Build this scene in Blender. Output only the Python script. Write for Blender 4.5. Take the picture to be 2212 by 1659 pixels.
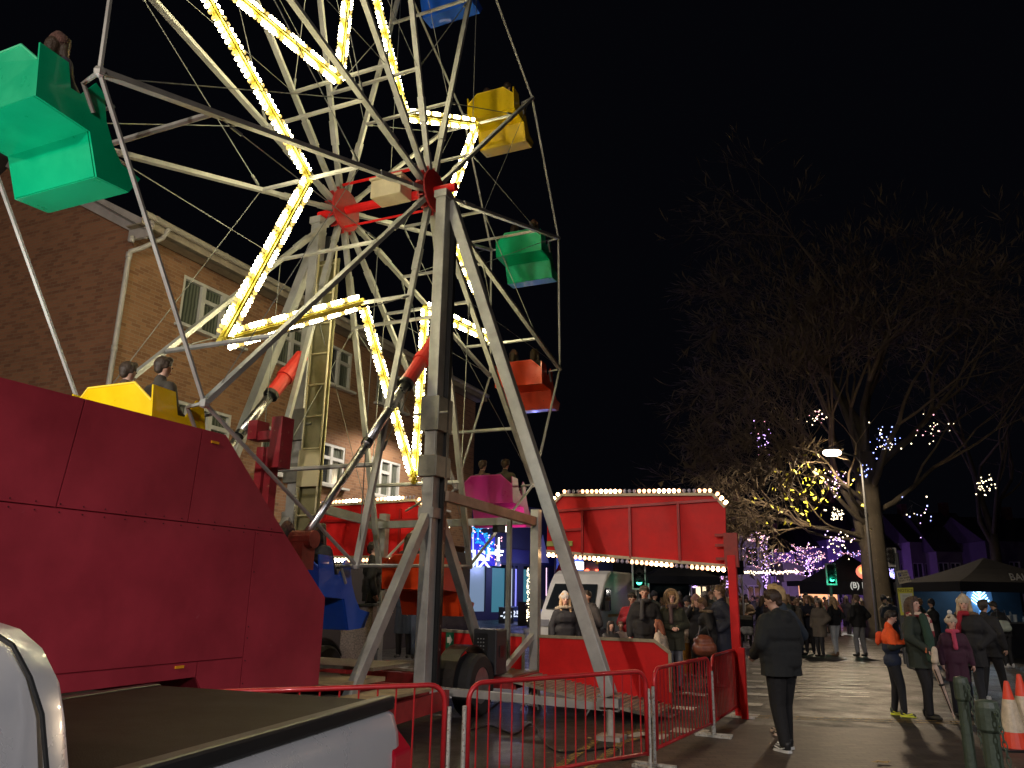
import bpy, bmesh, math, random
import numpy as np
from mathutils import Vector, Matrix, noise as mnoise
PI=math.pi
scene=bpy.context.scene
for o in list(bpy.data.objects): bpy.data.objects.remove(o)
# ---------------- camera ----------------
CAMH=1.65; FPX=1680.8; PIT=math.radians(15.03); ROL=math.radians(1.06)
cam=bpy.data.cameras.new('camera'); camo=bpy.data.objects.new('camera',cam)
scene.collection.objects.link(camo)
cam.sensor_fit='HORIZONTAL'; cam.sensor_width=36.0; cam.lens=FPX/2212*36.0
cam.clip_start=0.05; cam.clip_end=1500
camo.location=(0,0,CAMH)
camo.rotation_euler=(Matrix.Rotation(PI/2+PIT,3,'X')@Matrix.Rotation(ROL,3,'Z')).to_euler()
scene.camera=camo
# ---------------- world / exposure ----------------
w=bpy.data.worlds.new('World'); scene.world=w; w.use_nodes=True
bg=w.node_tree.nodes['Background']; bg.inputs[0].default_value=(0.55,0.6,1.0,1); bg.inputs[1].default_value=0.0022
scene.view_settings.view_transform='Standard'; scene.view_settings.look='None'
scene.view_settings.exposure=0.0; scene.view_settings.gamma=1.0
cy=scene.cycles
cy.max_bounces=5; cy.diffuse_bounces=2; cy.glossy_bounces=3; cy.transmission_bounces=3
cy.sample_clamp_indirect=3.0; cy.sample_clamp_direct=0; cy.use_denoising=True
cy.caustics_reflective=False; cy.caustics_refractive=False
# ---------------- geometry of the photograph ----------------
def ray(x,y):
    X2=x-1106;Y2=829.5-y
    cr,sr=math.cos(ROL),math.sin(ROL)
    X=X2*cr-Y2*sr; Y=X2*sr+Y2*cr
    c,s=math.cos(PIT),math.sin(PIT)
    return Vector((X/FPX, c-Y/FPX*s, s+Y/FPX*c))
CP=Vector((0,0,CAMH))
def at(x,y,Y): r=ray(x,y); return CP+r*(Y/r.y)
def gz(x,y,z=0.0): r=ray(x,y); return CP+r*((z-CAMH)/r.z)
AZ=math.radians(335.816)
N=Vector((math.cos(AZ),math.sin(AZ),0)); T=Vector((-math.sin(AZ),math.cos(AZ),0)); Z=Vector((0,0,1))
def W(n,s,z): return N*n+T*s+Z*z
def onN(x,y,c): r=ray(x,y); return CP+r*(c/r.dot(N))
def onT(x,y,c): r=ray(x,y); return CP+r*(c/r.dot(T))
# ---------------- materials ----------------
MATS={}
def mat(name,col,rough=.5,metal=0,var=.15,scale=8,bump=0,bscale=40,spec=.5,coat=0,wear=None,wearamt=.62,trans=0):
    if name in MATS: return MATS[name]
    m=bpy.data.materials.new(name); m.use_nodes=True; nt=m.node_tree; p=nt.nodes['Principled BSDF']
    p.inputs['Roughness'].default_value=rough; p.inputs['Metallic'].default_value=metal
    p.inputs['Specular IOR Level'].default_value=spec; p.inputs['Coat Weight'].default_value=coat
    if trans: p.inputs['Transmission Weight'].default_value=trans
    c=(*col,1)
    if var>0:
        tc=nt.nodes.new('ShaderNodeTexCoord'); nz=nt.nodes.new('ShaderNodeTexNoise'); nz.inputs['Scale'].default_value=scale; nz.inputs['Detail'].default_value=6; nz.inputs['Roughness'].default_value=.65
        nt.links.new(tc.outputs['Object'],nz.inputs['Vector'])
        rp=nt.nodes.new('ShaderNodeValToRGB'); rp.color_ramp.elements[0].position=.3; rp.color_ramp.elements[1].position=.7
        rp.color_ramp.elements[0].color=(*[v*(1-var) for v in col],1); rp.color_ramp.elements[1].color=(*[min(1,v*(1+var)) for v in col],1)
        nt.links.new(nz.outputs['Fac'],rp.inputs[0]); out=rp.outputs[0]
        if wear:
            n2=nt.nodes.new('ShaderNodeTexNoise'); n2.inputs['Scale'].default_value=scale*2.3; n2.inputs['Detail'].default_value=8; n2.inputs['Roughness'].default_value=.75
            nt.links.new(tc.outputs['Object'],n2.inputs['Vector'])
            r2=nt.nodes.new('ShaderNodeValToRGB'); r2.color_ramp.elements[0].position=wearamt; r2.color_ramp.elements[1].position=wearamt+.04
            mx=nt.nodes.new('ShaderNodeMixRGB'); mx.inputs[2].default_value=(*wear,1)
            nt.links.new(n2.outputs['Fac'],r2.inputs[0]); nt.links.new(r2.outputs[0],mx.inputs[0]); nt.links.new(out,mx.inputs[1]); out=mx.outputs[0]
        nt.links.new(out,p.inputs['Base Color'])
        mr=nt.nodes.new('ShaderNodeMapRange'); mr.inputs[3].default_value=max(.02,rough-.12); mr.inputs[4].default_value=min(1,rough+.15)
        nt.links.new(nz.outputs['Fac'],mr.inputs[0]); nt.links.new(mr.outputs[0],p.inputs['Roughness'])
        if bump:
            n3=nt.nodes.new('ShaderNodeTexNoise'); n3.inputs['Scale'].default_value=bscale; n3.inputs['Detail'].default_value=4
            nt.links.new(tc.outputs['Object'],n3.inputs['Vector'])
            bp=nt.nodes.new('ShaderNodeBump'); bp.inputs['Strength'].default_value=bump; bp.inputs['Distance'].default_value=.02
            nt.links.new(n3.outputs['Fac'],bp.inputs['Height']); nt.links.new(bp.outputs[0],p.inputs['Normal'])
    else: p.inputs['Base Color'].default_value=c
    MATS[name]=m; return m
def emi(name,col,st,base=None,sample=True):
    if name in MATS: return MATS[name]
    m=bpy.data.materials.new(name); m.use_nodes=True; p=m.node_tree.nodes['Principled BSDF']
    p.inputs['Base Color'].default_value=(*(base or (.6,.6,.6)),1); p.inputs['Roughness'].default_value=.3
    p.inputs['Emission Color'].default_value=(*col,1); p.inputs['Emission Strength'].default_value=st
    if not sample: m.cycles.emission_sampling='NONE'
    MATS[name]=m; return m
def brickmat(name,axis,c1,c2,mortar):
    m=bpy.data.materials.new(name); m.use_nodes=True; nt=m.node_tree; p=nt.nodes['Principled BSDF']
    tc=nt.nodes.new('ShaderNodeTexCoord'); sp=nt.nodes.new('ShaderNodeSeparateXYZ'); cb=nt.nodes.new('ShaderNodeCombineXYZ')
    nt.links.new(tc.outputs['Object'],sp.inputs[0]); nt.links.new(sp.outputs[axis],cb.inputs[0]); nt.links.new(sp.outputs[2],cb.inputs[1])
    b=nt.nodes.new('ShaderNodeTexBrick'); b.inputs['Scale'].default_value=1; b.inputs['Brick Width'].default_value=.225; b.inputs['Row Height'].default_value=.075
    b.inputs['Mortar Size'].default_value=.006; b.inputs['Color1'].default_value=(*c1,1); b.inputs['Color2'].default_value=(*c2,1); b.inputs['Mortar'].default_value=(*mortar,1); b.inputs['Bias'].default_value=-.35
    nt.links.new(cb.outputs[0],b.inputs['Vector'])
    nz=nt.nodes.new('ShaderNodeTexNoise'); nz.inputs['Scale'].default_value=.9; nz.inputs['Detail'].default_value=5; nt.links.new(tc.outputs['Object'],nz.inputs['Vector'])
    mx=nt.nodes.new('ShaderNodeMixRGB'); mx.blend_type='MULTIPLY'; mx.inputs[0].default_value=.55
    rp=nt.nodes.new('ShaderNodeValToRGB'); rp.color_ramp.elements[0].color=(.45,.45,.45,1); rp.color_ramp.elements[1].color=(1.1,1.05,1,1)
    nt.links.new(nz.outputs['Fac'],rp.inputs[0]); nt.links.new(b.outputs[0],mx.inputs[1]); nt.links.new(rp.outputs[0],mx.inputs[2])
    nt.links.new(mx.outputs[0],p.inputs['Base Color']); p.inputs['Roughness'].default_value=.85
    bp=nt.nodes.new('ShaderNodeBump'); bp.inputs['Strength'].default_value=.5; bp.inputs['Distance'].default_value=.01; bp.invert=True
    nt.links.new(b.outputs['Fac'],bp.inputs['Height']); nt.links.new(bp.outputs[0],p.inputs['Normal'])
    MATS[name]=m; return m
# ---------------- mesh builder ----------------
COL=scene.collection
class MB:
    def __init__(s): s.v=[]; s.f=[]; s.mi=[]; s.cur=0
    def add(s,vs,fs):
        b=len(s.v); s.v+= [Vector(v) for v in vs]; s.f+=[[i+b for i in f] for f in fs]; s.mi+=[s.cur]*len(fs); return s
    def frame(s,o,ax,ay,az,sx,sy,sz):   # box with corner-centre o and axis half vectors
        vs=[]
        for a in(-1,1):
            for b in(-1,1):
                for c in(-1,1): vs.append(o+ax*(a*sx/2)+ay*(b*sy/2)+az*(c*sz/2))
        return s.add(vs,[[0,1,3,2],[4,6,7,5],[0,4,5,1],[2,3,7,6],[0,2,6,4],[1,5,7,3]])
    def box(s,c,size): return s.frame(Vector(c),Vector((1,0,0)),Vector((0,1,0)),Z,*size)
    def nbox(s,n,st,z,dn,ds,dz): return s.frame(W(n,st,z),N,T,Z,dn,ds,dz)
    def bar(s,p,q,w,h,up=Z):
        p=Vector(p);q=Vector(q); d=(q-p); L=d.length
        if L<1e-6: return s
        d/=L; u=Vector(up)
        if abs(d.dot(u))>.97: u=Vector((1,0,0)) if abs(d.x)<.9 else Vector((0,1,0))
        sd=d.cross(u).normalized(); u=sd.cross(d)
        return s.frame((p+q)/2,d,sd,u,L,w,h)
    def tube(s,pts,r,seg=8,cap=True):
        pts=[Vector(p) for p in pts]; n=len(pts); rs=r if isinstance(r,(list,tuple)) else [r]*n
        vs=[];fs=[]; pu=None
        for i,p in enumerate(pts):
            d=(pts[min(i+1,n-1)]-pts[max(i-1,0)])
            if d.length<1e-9: d=Vector((0,0,1))
            d.normalize()
            if pu is None:
                u=Vector((0,0,1)) if abs(d.z)<.9 else Vector((1,0,0))
            else: u=pu
            a=(u-d*u.dot(d))
            if a.length<1e-6: a=d.orthogonal()
            a.normalize(); pu=a; b=d.cross(a)
            for k in range(seg):
                th=2*PI*k/seg; vs.append(p+(a*math.cos(th)+b*math.sin(th))*rs[i])
        for i in range(n-1):
            for k in range(seg):
                k2=(k+1)%seg; fs.append([i*seg+k,i*seg+k2,(i+1)*seg+k2,(i+1)*seg+k])
        if cap: fs.append(list(range(seg))[::-1]); fs.append([(n-1)*seg+k for k in range(seg)])
        return s.add(vs,fs)
    def prism(s,poly,th):     # poly: list of Vectors (planar), th: thickness vector
        n=len(poly); vs=[Vector(p) for p in poly]+[Vector(p)+th for p in poly]
        fs=[list(range(n))[::-1],[n+i for i in range(n)]]+[[i,(i+1)%n,n+(i+1)%n,n+i] for i in range(n)]
        return s.add(vs,fs)
    def lathe(s,o,prof,seg=12,axis=Z):
        a=axis.orthogonal().normalized(); b=axis.cross(a); vs=[];fs=[]; o=Vector(o)
        for r,h in prof:
            for k in range(seg): th=2*PI*k/seg; vs.append(o+axis*h+(a*math.cos(th)+b*math.sin(th))*r)
        for i in range(len(prof)-1):
            for k in range(seg): k2=(k+1)%seg; fs.append([i*seg+k,i*seg+k2,(i+1)*seg+k2,(i+1)*seg+k])
        fs.append(list(range(seg))[::-1]); fs.append([(len(prof)-1)*seg+k for k in range(seg)])
        return s.add(vs,fs)
    def ball(s,o,r,seg=8,rings=5,sc=(1,1,1)):
        vs=[];fs=[];o=Vector(o)
        for i in range(rings+1):
            ph=-PI/2+PI*i/rings; rr=max(math.cos(ph),.02)
            for k in range(seg):
                th=2*PI*k/seg; vs.append(o+Vector((rr*math.cos(th)*sc[0],rr*math.sin(th)*sc[1],math.sin(ph)*sc[2]))*r)
        for i in range(rings):
            for k in range(seg): k2=(k+1)%seg; fs.append([i*seg+k,i*seg+k2,(i+1)*seg+k2,(i+1)*seg+k])
        return s.add(vs,fs)
    def quad(s,a,b,c,d): return s.add([a,b,c,d],[[0,1,2,3]])
    def build(s,name,mt,parent=None,local=False,smooth=False,bevel=0):
        me=bpy.data.meshes.new(name); off=Vector((0,0,0))
        if parent and not local:
            off=world_loc(parent)
        elif not parent and not local:
            lo=[min(v[i] for v in s.v) for i in range(3)]; hi=[max(v[i] for v in s.v) for i in range(3)]
            off=Vector(((lo[0]+hi[0])/2,(lo[1]+hi[1])/2,lo[2]))
        me.from_pydata([tuple(v-off) for v in s.v],[],s.f); me.validate(); me.update()
        for m_ in (mt if isinstance(mt,(list,tuple)) else [mt]): me.materials.append(m_)
        if len(me.polygons)==len(s.mi): me.polygons.foreach_set('material_index',s.mi)
        if smooth: me.polygons.foreach_set('use_smooth',[True]*len(me.polygons))
        o=bpy.data.objects.new(name,me); COL.objects.link(o)
        if parent: o.parent=parent
        elif not local: o.location=off
        if bevel:
            b=o.modifiers.new('bevel','BEVEL'); b.width=bevel; b.segments=2; b.limit_method='ANGLE'
        return o
def world_loc(o):
    l=Vector(o.location); p=o.parent
    while p: l+=Vector(p.location); p=p.parent
    return l
def tag(o,label=None,cat=None,group=None,kind=None):
    if label: o['label']=label
    if cat: o['category']=cat
    if group: o['group']=group
    if kind: o['kind']=kind
    return o
def thing(name,label,cat,loc=(0,0,0),rz=0,group=None):
    o=bpy.data.objects.new(name,None); o.empty_display_size=.1; COL.objects.link(o); o.location=loc; o.rotation_euler=(0,0,rz)
    return tag(o,label,cat,group)
def copy_tree(o,parent=None):
    c=o.copy(); COL.objects.link(c); c.parent=parent
    for ch in list(o.children): copy_tree(ch,c)
    return c
def text_mb(mb,txt,o,ax,ay,size,th,bold=0,align='CENTER'):
    cu=bpy.data.curves.new('t','FONT'); cu.body=txt; cu.size=size; cu.align_x=align; cu.align_y='CENTER'; cu.offset=bold; cu.resolution_u=2
    ob=bpy.data.objects.new('t',cu); COL.objects.link(ob)
    dg=bpy.context.evaluated_depsgraph_get(); me=bpy.data.meshes.new_from_object(ob.evaluated_get(dg))
    az=ax.cross(ay)
    vs=[o+ax*v.co.x+ay*v.co.y+th for v in me.vertices]
    if me.polygons: mb.add(vs,[list(p.vertices) for p in me.polygons])
    bpy.data.objects.remove(ob); bpy.data.curves.remove(cu); bpy.data.meshes.remove(me)
rnd=random.Random(7)
# common materials
GALV=mat('galvanised_steel',(.38,.385,.36),.5,.35,.25,3,wear=(.16,.12,.07),wearamt=.68)
GALVD=mat('dull_steel',(.19,.2,.19),.5,.3,.25,4)
CREAM=mat('cream_metal',(.55,.5,.3),.5,0,.1,3)
BLACK=mat('black_paint',(.012,.013,.014),.35,0,.2,5)
DGREY=mat('dark_grey',(.05,.055,.06),.5,0,.2,5)
RED=mat('ride_red',(.68,.014,.014),.5,0,.18,2.2,coat=0,spec=.25,wear=(.6,.5,.3),wearamt=.76)
REDB=mat('barrier_red',(.5,.02,.025),.35,.1,.2,9,coat=.2,wear=(.55,.33,.3),wearamt=.66)
REDH=mat('ram_red',(.6,.035,.025),.45,0,.12,6,wear=(.3,.05,.04),wearamt=.66)
MAROON=mat('maroon_panel',(.37,.032,.05),.48,.0,.22,1.4,coat=0,spec=.3,wear=(.4,.07,.09),wearamt=.66)
RUST=mat('rust_red',(.28,.05,.03),.6,0,.35,6,wear=(.3,.2,.13),wearamt=.6)
CHROME=mat('chrome',(.6,.6,.6),.28,1,.1,6)
WOOD=mat('weathered_ply',(.36,.27,.15),.7,0,.35,5,bump=.2)
WHITE=mat('white_upvc',(.6,.6,.55),.45,0,.1,4)
YEL=mat('strip_yellow',(.8,.66,.08),.4,0,.1,4)
GLASSD=mat('dark_glass',(.02,.025,.03),.06,0,0,spec=.8)
RUBBER=mat('rubber',(.015,.015,.015),.75,0,.2,20)
CHECK=mat('chequer_plate',(.3,.27,.2),.4,.5,.3,7,bump=.6,bscale=60)
# ======================= FERRIS WHEEL =======================
R=5.94; HN=-5.749; FN=-7.44; HS=9.55; HZ=7.729; MID=(HN+FN)/2; PH=math.radians(197.03)
def wp(n,r,k): a=PH+k*PI/6; return W(n,HS+r*math.cos(a),HZ+r*math.sin(a))
wheel=thing('ferris_wheel','big wheel of grey spokes with a lit star of yellow bulb strips inside','ferris wheel',W(MID,HS,HZ))
for pn in(HN,FN):
    for k in range(12):
        m=MB(); m.bar(wp(pn,.25,k),wp(pn,R,k),.055,.085,N)
        m.bar(wp(pn,1.1,k),wp(pn,1.5,k),.075,.105,N); m.bar(wp(pn,.2,k),wp(pn,.62,k),.07,.1,N)
        m.ball(wp(pn,R,k),.055,6,4)
        m.build('spoke',GALV,wheel)
        m=MB(); m.tube([wp(pn,R,k),wp(pn,R,k+1)],.024,6); m.build('rim_tube',GALV,wheel)
for k in range(12):
    for r in((1.95,4.6) if k%2 else (1.95,4.6,)):
        m=MB(); m.tube([wp(HN,r,k),wp(FN,r,k)],.032,6); m.build('cross_rung',GALV,wheel)
m=MB()
for k in range(12):
    for pn in(HN,FN):
        m.tube([wp(pn,4.6,k),wp(pn,1.95,k+1)],.008,4); m.tube([wp(pn,1.95,k),wp(pn,R-.2,k+1)],.006,4)
        for f in(.08,.92):
            a,b=wp(pn,4.6,k),wp(pn,1.95,k+1); c=a.lerp(b,f); m.tube([c,c+(b-a).normalized()*.16],.02,5)
m.build('bracing_wires',GALVD,wheel)
for pn,sg in((HN,1),(FN,-1)):
    m=MB(); m.lathe(W(pn+sg*-.06,HS,HZ),[(.12,0),(.36,0.0),(.36,.03),(.12,.03)],16,N)
    m.lathe(W(pn+.05,HS,HZ),[(.1,0),(.34,0.0),(.34,.03),(.1,.03)],16,N)
    for k in range(12):
        a=PH+(k+.5)*PI/6; d=T*math.cos(a)+Z*math.sin(a); m.bar(W(pn,HS,HZ)+d*.1,W(pn,HS,HZ)+d*.4,.02,.11,N)
    m.build('hub',mat('hub_red',(.42,.02,.02),.5,0,.25,6,wear=(.12,.03,.02),wearamt=.6),wheel)
m=MB(); m.tube([W(-5.3,HS,HZ),W(-7.9,HS,HZ)],.07,10); m.tube([W(HN,HS,HZ-.3),W(FN,HS,HZ-.3)],.02,6); m.tube([W(HN,HS-.1,HZ+.42),W(FN,HS-.1,HZ+.42)],.025,6)
m.build('axle',RED,wheel)
m=MB(); m.nbox(MID+.25,HS-.22,HZ+.02,.55,.34,.3); m.nbox(MID+.25,HS-.22,HZ+.19,.6,.4,.04); m.build('junction_box',mat('box_cream',(.62,.55,.36),.5,0,.1,6),wheel,bevel=.01)
# star of bulb strips
BULB_ON=emi('bulb_lit',(1,.88,.52),42,(.9,.8,.4)); BULB_DIM=emi('bulb_dim',(1,.7,.2),.9,(.8,.7,.3),False)
def bulbmesh(nm,o,ax,r):
    m=MB(); m.lathe(o,[(r*.45,0),(r*.6,r*.4),(r,r*1.3),(r*.95,r*1.9),(r*.4,r*2.4)],8,ax); return m
RO,RI=4.56,1.93; nind=0; rest_on=MB(); rest_dim=MB()
order=[]
for k in range(12):
    a=wp(MID,RO if k%2 else RI,k); b=wp(MID,RI if k%2 else RO,k+1)
    order.append(((a+b).length if False else ((a+b)/2-CP).length,k,a,b))
order.sort()
for dist,k,a,b in order:
    d=(b-a).normalized(); a=a+d*.09; b=b-d*.06; L=(b-a).length; side=d.cross(N).normalized()
    m=MB(); m.bar(a,b,.075,.05,N); m.bar(a,b,.03,.11,N)
    st=m.build('light_strip',YEL,wheel)
    cnt=int(L/.072)
    vis=any(0<pp.x<1 for pp in [Vector((0.5,0,0))])
    for row in(-1,1):
        for i in range(cnt):
            p=a+d*(L*(i+.5)/cnt)+side*(row*.055)
            on=(i+ (2 if row>0 else 0))%6<4
            ax=(side*row)
            mm=bulbmesh('bulb',p,ax,.027)
            if nind<96 and k in(0,1):
                o=mm.build('bulb',BULB_ON if on else BULB_DIM,st,smooth=True); nind+=1
            else:
                (rest_on if on else rest_dim).add(mm.v,mm.f)
tag(rest_on.build('lit_bulbs',BULB_ON,wheel,smooth=True),kind='stuff')
tag(rest_dim.build('dim_bulbs',BULB_DIM,wheel,smooth=True),kind='stuff')
for k in range(12):
    r=RO if k%2 else RI; m=MB(); m.nbox(MID,0,0,.12,.09,.09) if False else m.ball(wp(MID,r,k),.06,6,4); m.build('strip_bracket',YEL,wheel)
# ---------------- gondolas ----------------
GC={'green':(.0,.42,.19),'yellow':(.8,.55,.005),'red':(.75,.06,.01),'magenta':(.4,.012,.2),'blue':(.01,.1,.6)}
def gondola(k,cname,label):
    P=wp(MID,R,k); g=thing('gondola',label,'gondola',P,0,'gondolas hanging round the big wheel')
    M=mat('gondola_'+cname,GC[cname],.3,0,.1,3,coat=.4,wear=(.3,.25,.1) if cname=='yellow' else None,wearamt=.7)
    hw=.54; th=.02
    def q(u,s,z): return P+N*u+T*(s+.1)+Z*(z+.09)
    # back panel with chamfered top corners
    m=MB(); m.prism([q(-hw,-.42,-.45),q(hw,-.42,-.45),q(hw,-.45,-.12),q(hw-.22,-.48,.06),q(-hw+.22,-.48,.06),q(-hw,-.45,-.12)],T*th); m.build('back_panel',M,g)
    m=MB()
    for a,b in(((-.42,-.45),(.1,-.48)),((.1,-.48),(.24,-.86)),((.24,-.86),(.58,-.84)),((.58,-.84),(.68,-.66))):
        p0=q(0,a[0],a[1]);p1=q(0,b[0],b[1]); m.bar(p0,p1,2*hw-.01,.022,N.cross(p1-p0))
    m.build('seat_and_footwell',M,g)
    m=MB(); m.nbox((P.dot(N)),P.dot(T)-.03,P.z-.33,1.0,.5,.07); m.build('seat_cushion',mat('vinyl',(.05,.02,.02),.4,0,.1),g)
    for sg in(-1,1):
        u=sg*hw; pr_=[(-.42,-.46),(.1,-.49),(.24,-.87),(.58,-.85),(.68,-.66),(.46,-.62),(.34,-.48),(.24,-.3),(.18,-.06),(.08,.0),(-.04,-.2),(-.14,-.2),(-.2,.02),(-.47,.03)]
        m=MB(); m.prism([q(u,*x) for x in pr_],N*(th*sg)); m.build('side_panel',M,g)
        m=MB(); m.tube([q(u+sg*.02,.1,-.3),q(u+sg*.04,-.05,-.1),q(u+sg*.3,-.1,-.09)],.022,6); m.build('pivot_arm',GALV,g)
    m=MB(); m.tube([q(-hw,.3,-.1),q(hw,.3,-.1)],.018,6); m.build('lap_bar',GALVD,g)
    # pale trim
    m=MB(); m.tube([q(-hw,-.45,-.12),q(-hw+.22,-.48,.07),q(hw-.22,-.48,.07),q(hw,-.45,-.12)],.012,5); m.build('edge_trim',mat('trim_'+cname,tuple(min(1,c*1.15+.06) for c in GC[cname]),.3,0,0),g)
    return g,P
GOND=[]
for k,c,l in[(0,'green','large green gondola nearest the camera, upper left'),(1,'yellow','yellow gondola showing above the maroon panelled trailer'),
    (2,'blue','blue gondola low down beside the slanted end of the maroon trailer'),(3,'red','red gondola at the very bottom of the wheel behind the grey tower'),
    (4,'magenta','magenta gondola on the lower right of the wheel'),(5,'red','orange red gondola halfway down the right of the wheel'),
    (6,'green','small green gondola on the right of the wheel between yellow and red'),(7,'yellow','yellow gondola on the right of the wheel next to the star tip'),
    (8,'blue','blue gondola cut by the top edge of the photo')]:
    GOND.append((k,)+gondola(k,c,l))
# ======================= SUPPORT TOWERS =======================
def tower(NP,sg,label,ladder):
    tw=thing('wheel_tower',label,'tower',W(NP,HS,.45),0,'steel towers holding the wheel axle')
    m=MB(); m.nbox(NP,HS-.05,4.0,.17,.19,7.1); m.nbox(NP,HS-.05,7.58,.22,.25,.12); m.build('post',GALV,tw,bevel=.008)
    m=MB(); m.nbox(NP+.02*1,HS+.12,3.9,.22,.13,6.9); m.nbox(NP+.14,HS+.09,3.9,.02,.05,6.9); m.build('channel',BLACK,tw)
    m=MB()
    for z in(3.35,4.1): m.nbox(NP,HS+.02,z,.3,.42,.3 if z<4 else .5)
    m.nbox(NP+.01,HS+.03,3.7,.2,.34,.6)
    m.lathe(W(NP-.2,HS+.2,4.35),[(.03,0),(.14,0),(.14,.1),(.03,.1)],8,N)
    m.tube([W(NP-.28,HS-.15,4.1),W(NP+.28,HS-.15,4.1)],.025,6)
    m.build('hinge_bracket',mat('bracket_grey',(.2,.2,.17),.5,.3,.3,6),tw,bevel=.01)
    m=MB()
    for z in(.9,1.2,2.3,2.5,2.7,2.9,3.2): m.lathe(W(NP+.13,HS+.11,z),[(.018,0),(.018,.02)],6,N)
    m.build('bolts',GALVD,tw)
    FT=sg*2.55
    m=MB(); m.bar(W(NP+sg*.06,HS+.08,7.5),W(NP+FT,HS,.48),.16,.15,T); m.build('outrigger_leg',GALV,tw,bevel=.008)
    m=MB(); m.bar(W(NP+sg*.1,HS+.02,.4),W(NP+FT+sg*.1,HS+.02,.36),.09,.09,Z); m.nbox(NP+FT,HS,.42,.26,.22,.1); m.build('outrigger_beam',GALV,tw)
    m=MB(); m.tube([W(NP+FT,HS,.4),W(NP+FT,HS,.05)],.05,8); m.nbox(NP+FT,HS,.03,.3,.3,.05); m.build('screw_jack',mat('jack_grey',(.42,.4,.34),.5,.2,.3,8,wear=(.2,.08,.05)),tw)
    for s0,s1 in((-.15,-1.72),(.25,1.95)):
        m=MB(); m.bar(W(NP,HS+s0,2.65),W(NP,HS+s1,.42),.13,.12,N); m.build('brace',GALV,tw,bevel=.006)
    m=MB(); m.nbox(NP,HS-.05,2.7,.24,.24,.14); m.build('collar',GALV,tw)
    if ladder:
        l=MB()
        for u in(.18,.52): l.tube([W(NP+u,HS-.2,.9),W(NP+u,HS-.2,7.0)],.016,6)
        for i in range(12): z=1.2+i*.5; l.tube([W(NP+.18,HS-.2,z),W(NP+.52,HS-.2,z)],.013,5)
        l.build('ladder',CREAM,tw)
        m=MB(); m.nbox(NP+.35,HS-.14,3.7,.4,.02,6.2); m.build('ladder_backplate',mat('plate_cream',(.3,.28,.15),.35,.5,.4,2),tw)
        m=MB(); m.nbox(NP+.35,HS-.22,3.4,.4,.02,.55); m.build('ladder_guard',CREAM,tw)
    return tw
tower(-5.48,1,'right hand grey steel tower post of the big wheel with a black channel',False)
tower(-7.85,-1,'far steel tower post of the big wheel with a cream ladder',True)
# hydraulic rams
def ram(NP,topxy,botxy,label,frac):
    a=onN(*topxy,NP); b=onN(*botxy,NP); r=thing('hydraulic_ram',label,'ram',b,0,'rams that raise the wheel')
    d=(b-a); c=a+d*frac
    m=MB(); m.tube([a,a+d*.02,c],[.06,.105,.105],14); e=a+d*frac*.5; m.tube([e,e+d.normalized()*.12],.128,14); m.build('cylinder',REDH,r,smooth=False)
    m=MB(); m.tube([c,c+d.normalized()*.06],.11,14); m.build('seal_ring',BLACK,r); m=MB(); m.tube([c+d*.3*(1),c+d*.3+d.normalized()*.07],.074,12); m.build('seal_ring',BLACK,r)
    m=MB(); m.tube([c,c+d*.32],.066,14); m.tube([c+d*.32,b],.048,14); m.build('piston_rod',CHROME,r,smooth=True)
    m=MB(); m.lathe(b-N*.14,[(.1,0),(.1,.3)],12,N); m.nbox(b.dot(N),b.dot(T)+.02,b.z-.16,.14,.22,.34); m.build('pivot_lug',RUST,r)
    return r
ram(-5.75,(948,722),(655,1165),'longer red hydraulic ram on the near tower with polished rod',.30)
ram(-7.6,(655,765),(430,1050),'red hydraulic ram above the yellow gondola with polished rod',.34)
# ======================= TRAILER =======================
TRN=-5.35; TRF=-7.85
tr=thing('ride_trailer','maroon panelled ride trailer with a slanted end and flat rear deck','trailer',W(-6.6,6,0))
def panel(name,pts,n0,th=.03,mt_=MAROON):
    m=MB(); m.prism([W(n0,s,z) for s,z in pts],N*-th); return m.build(name,mt_,tr)
body=MB(); pts=[(-2.2,.86),(5.4,.9),(5.55,.7),(7.12,.68),(7.12,1.57),(5.42,3.03),(-2.2,3.03)]
body.prism([W(TRN-.02,s,z) for s,z in pts],N*-2.4); body.build('body',MAROON,tr)
seam=mat('seam',(.06,.006,.01),.5,0,0)
g=.006
def pan(poly,name='side_panel'):
    cx=sum(p[0] for p in poly)/len(poly); cz=sum(p[1] for p in poly)/len(poly)
    pp=[]
    for s,z in poly:
        dx,dz=cx-s,cz-z; L=math.hypot(dx,dz); pp.append((s+(g if dx>0 else -g),z+(g if dz>0 else -g)))
    panel(name,pp,TRN,.018)
zl=2.19
pan([(-2.2,zl),(1.6,zl),(1.6,3.03),(-2.2,3.03)]); pan([(1.6,zl),(3.86,zl),(3.95,3.03),(1.6,3.03)])
pan([(3.86,zl),(5.1,zl),(5.14,3.03),(3.95,3.03)]); pan([(5.1,zl),(6.37,zl),(5.42,3.03),(5.14,3.03)])
pan([(-2.2,1.03),(5.95,1.03),(5.95,zl),(-2.2,zl)]); pan([(5.95,.68),(7.12,.68),(7.12,1.57),(6.37,zl),(5.95,zl)]); pan([(-2.2,.86),(5.4,.9),(5.4,1.03),(-2.2,1.03)],'skirt'); pan([(5.4,1.03),(5.4,.9),(5.55,.69),(5.95,.68),(5.95,1.03)],'skirt')
m=MB()
for (s,z) in [(5.3,2.93),(5.2,1.0),(2.0,2.96)]: m.nbox(TRN+.006,s,z,.012,.09,.022)
m.build('marker_reflector',mat('amber',(.8,.35,.02),.25,0,0),tr)
m=MB()
for i in range(44): m.lathe(W(TRN,-2+i*.19,zl+.03),[(.006,0),(.006,.005)],5,N); m.lathe(W(TRN,-2+i*.19,zl-.03),[(.006,0),(.006,.005)],5,N)
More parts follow.
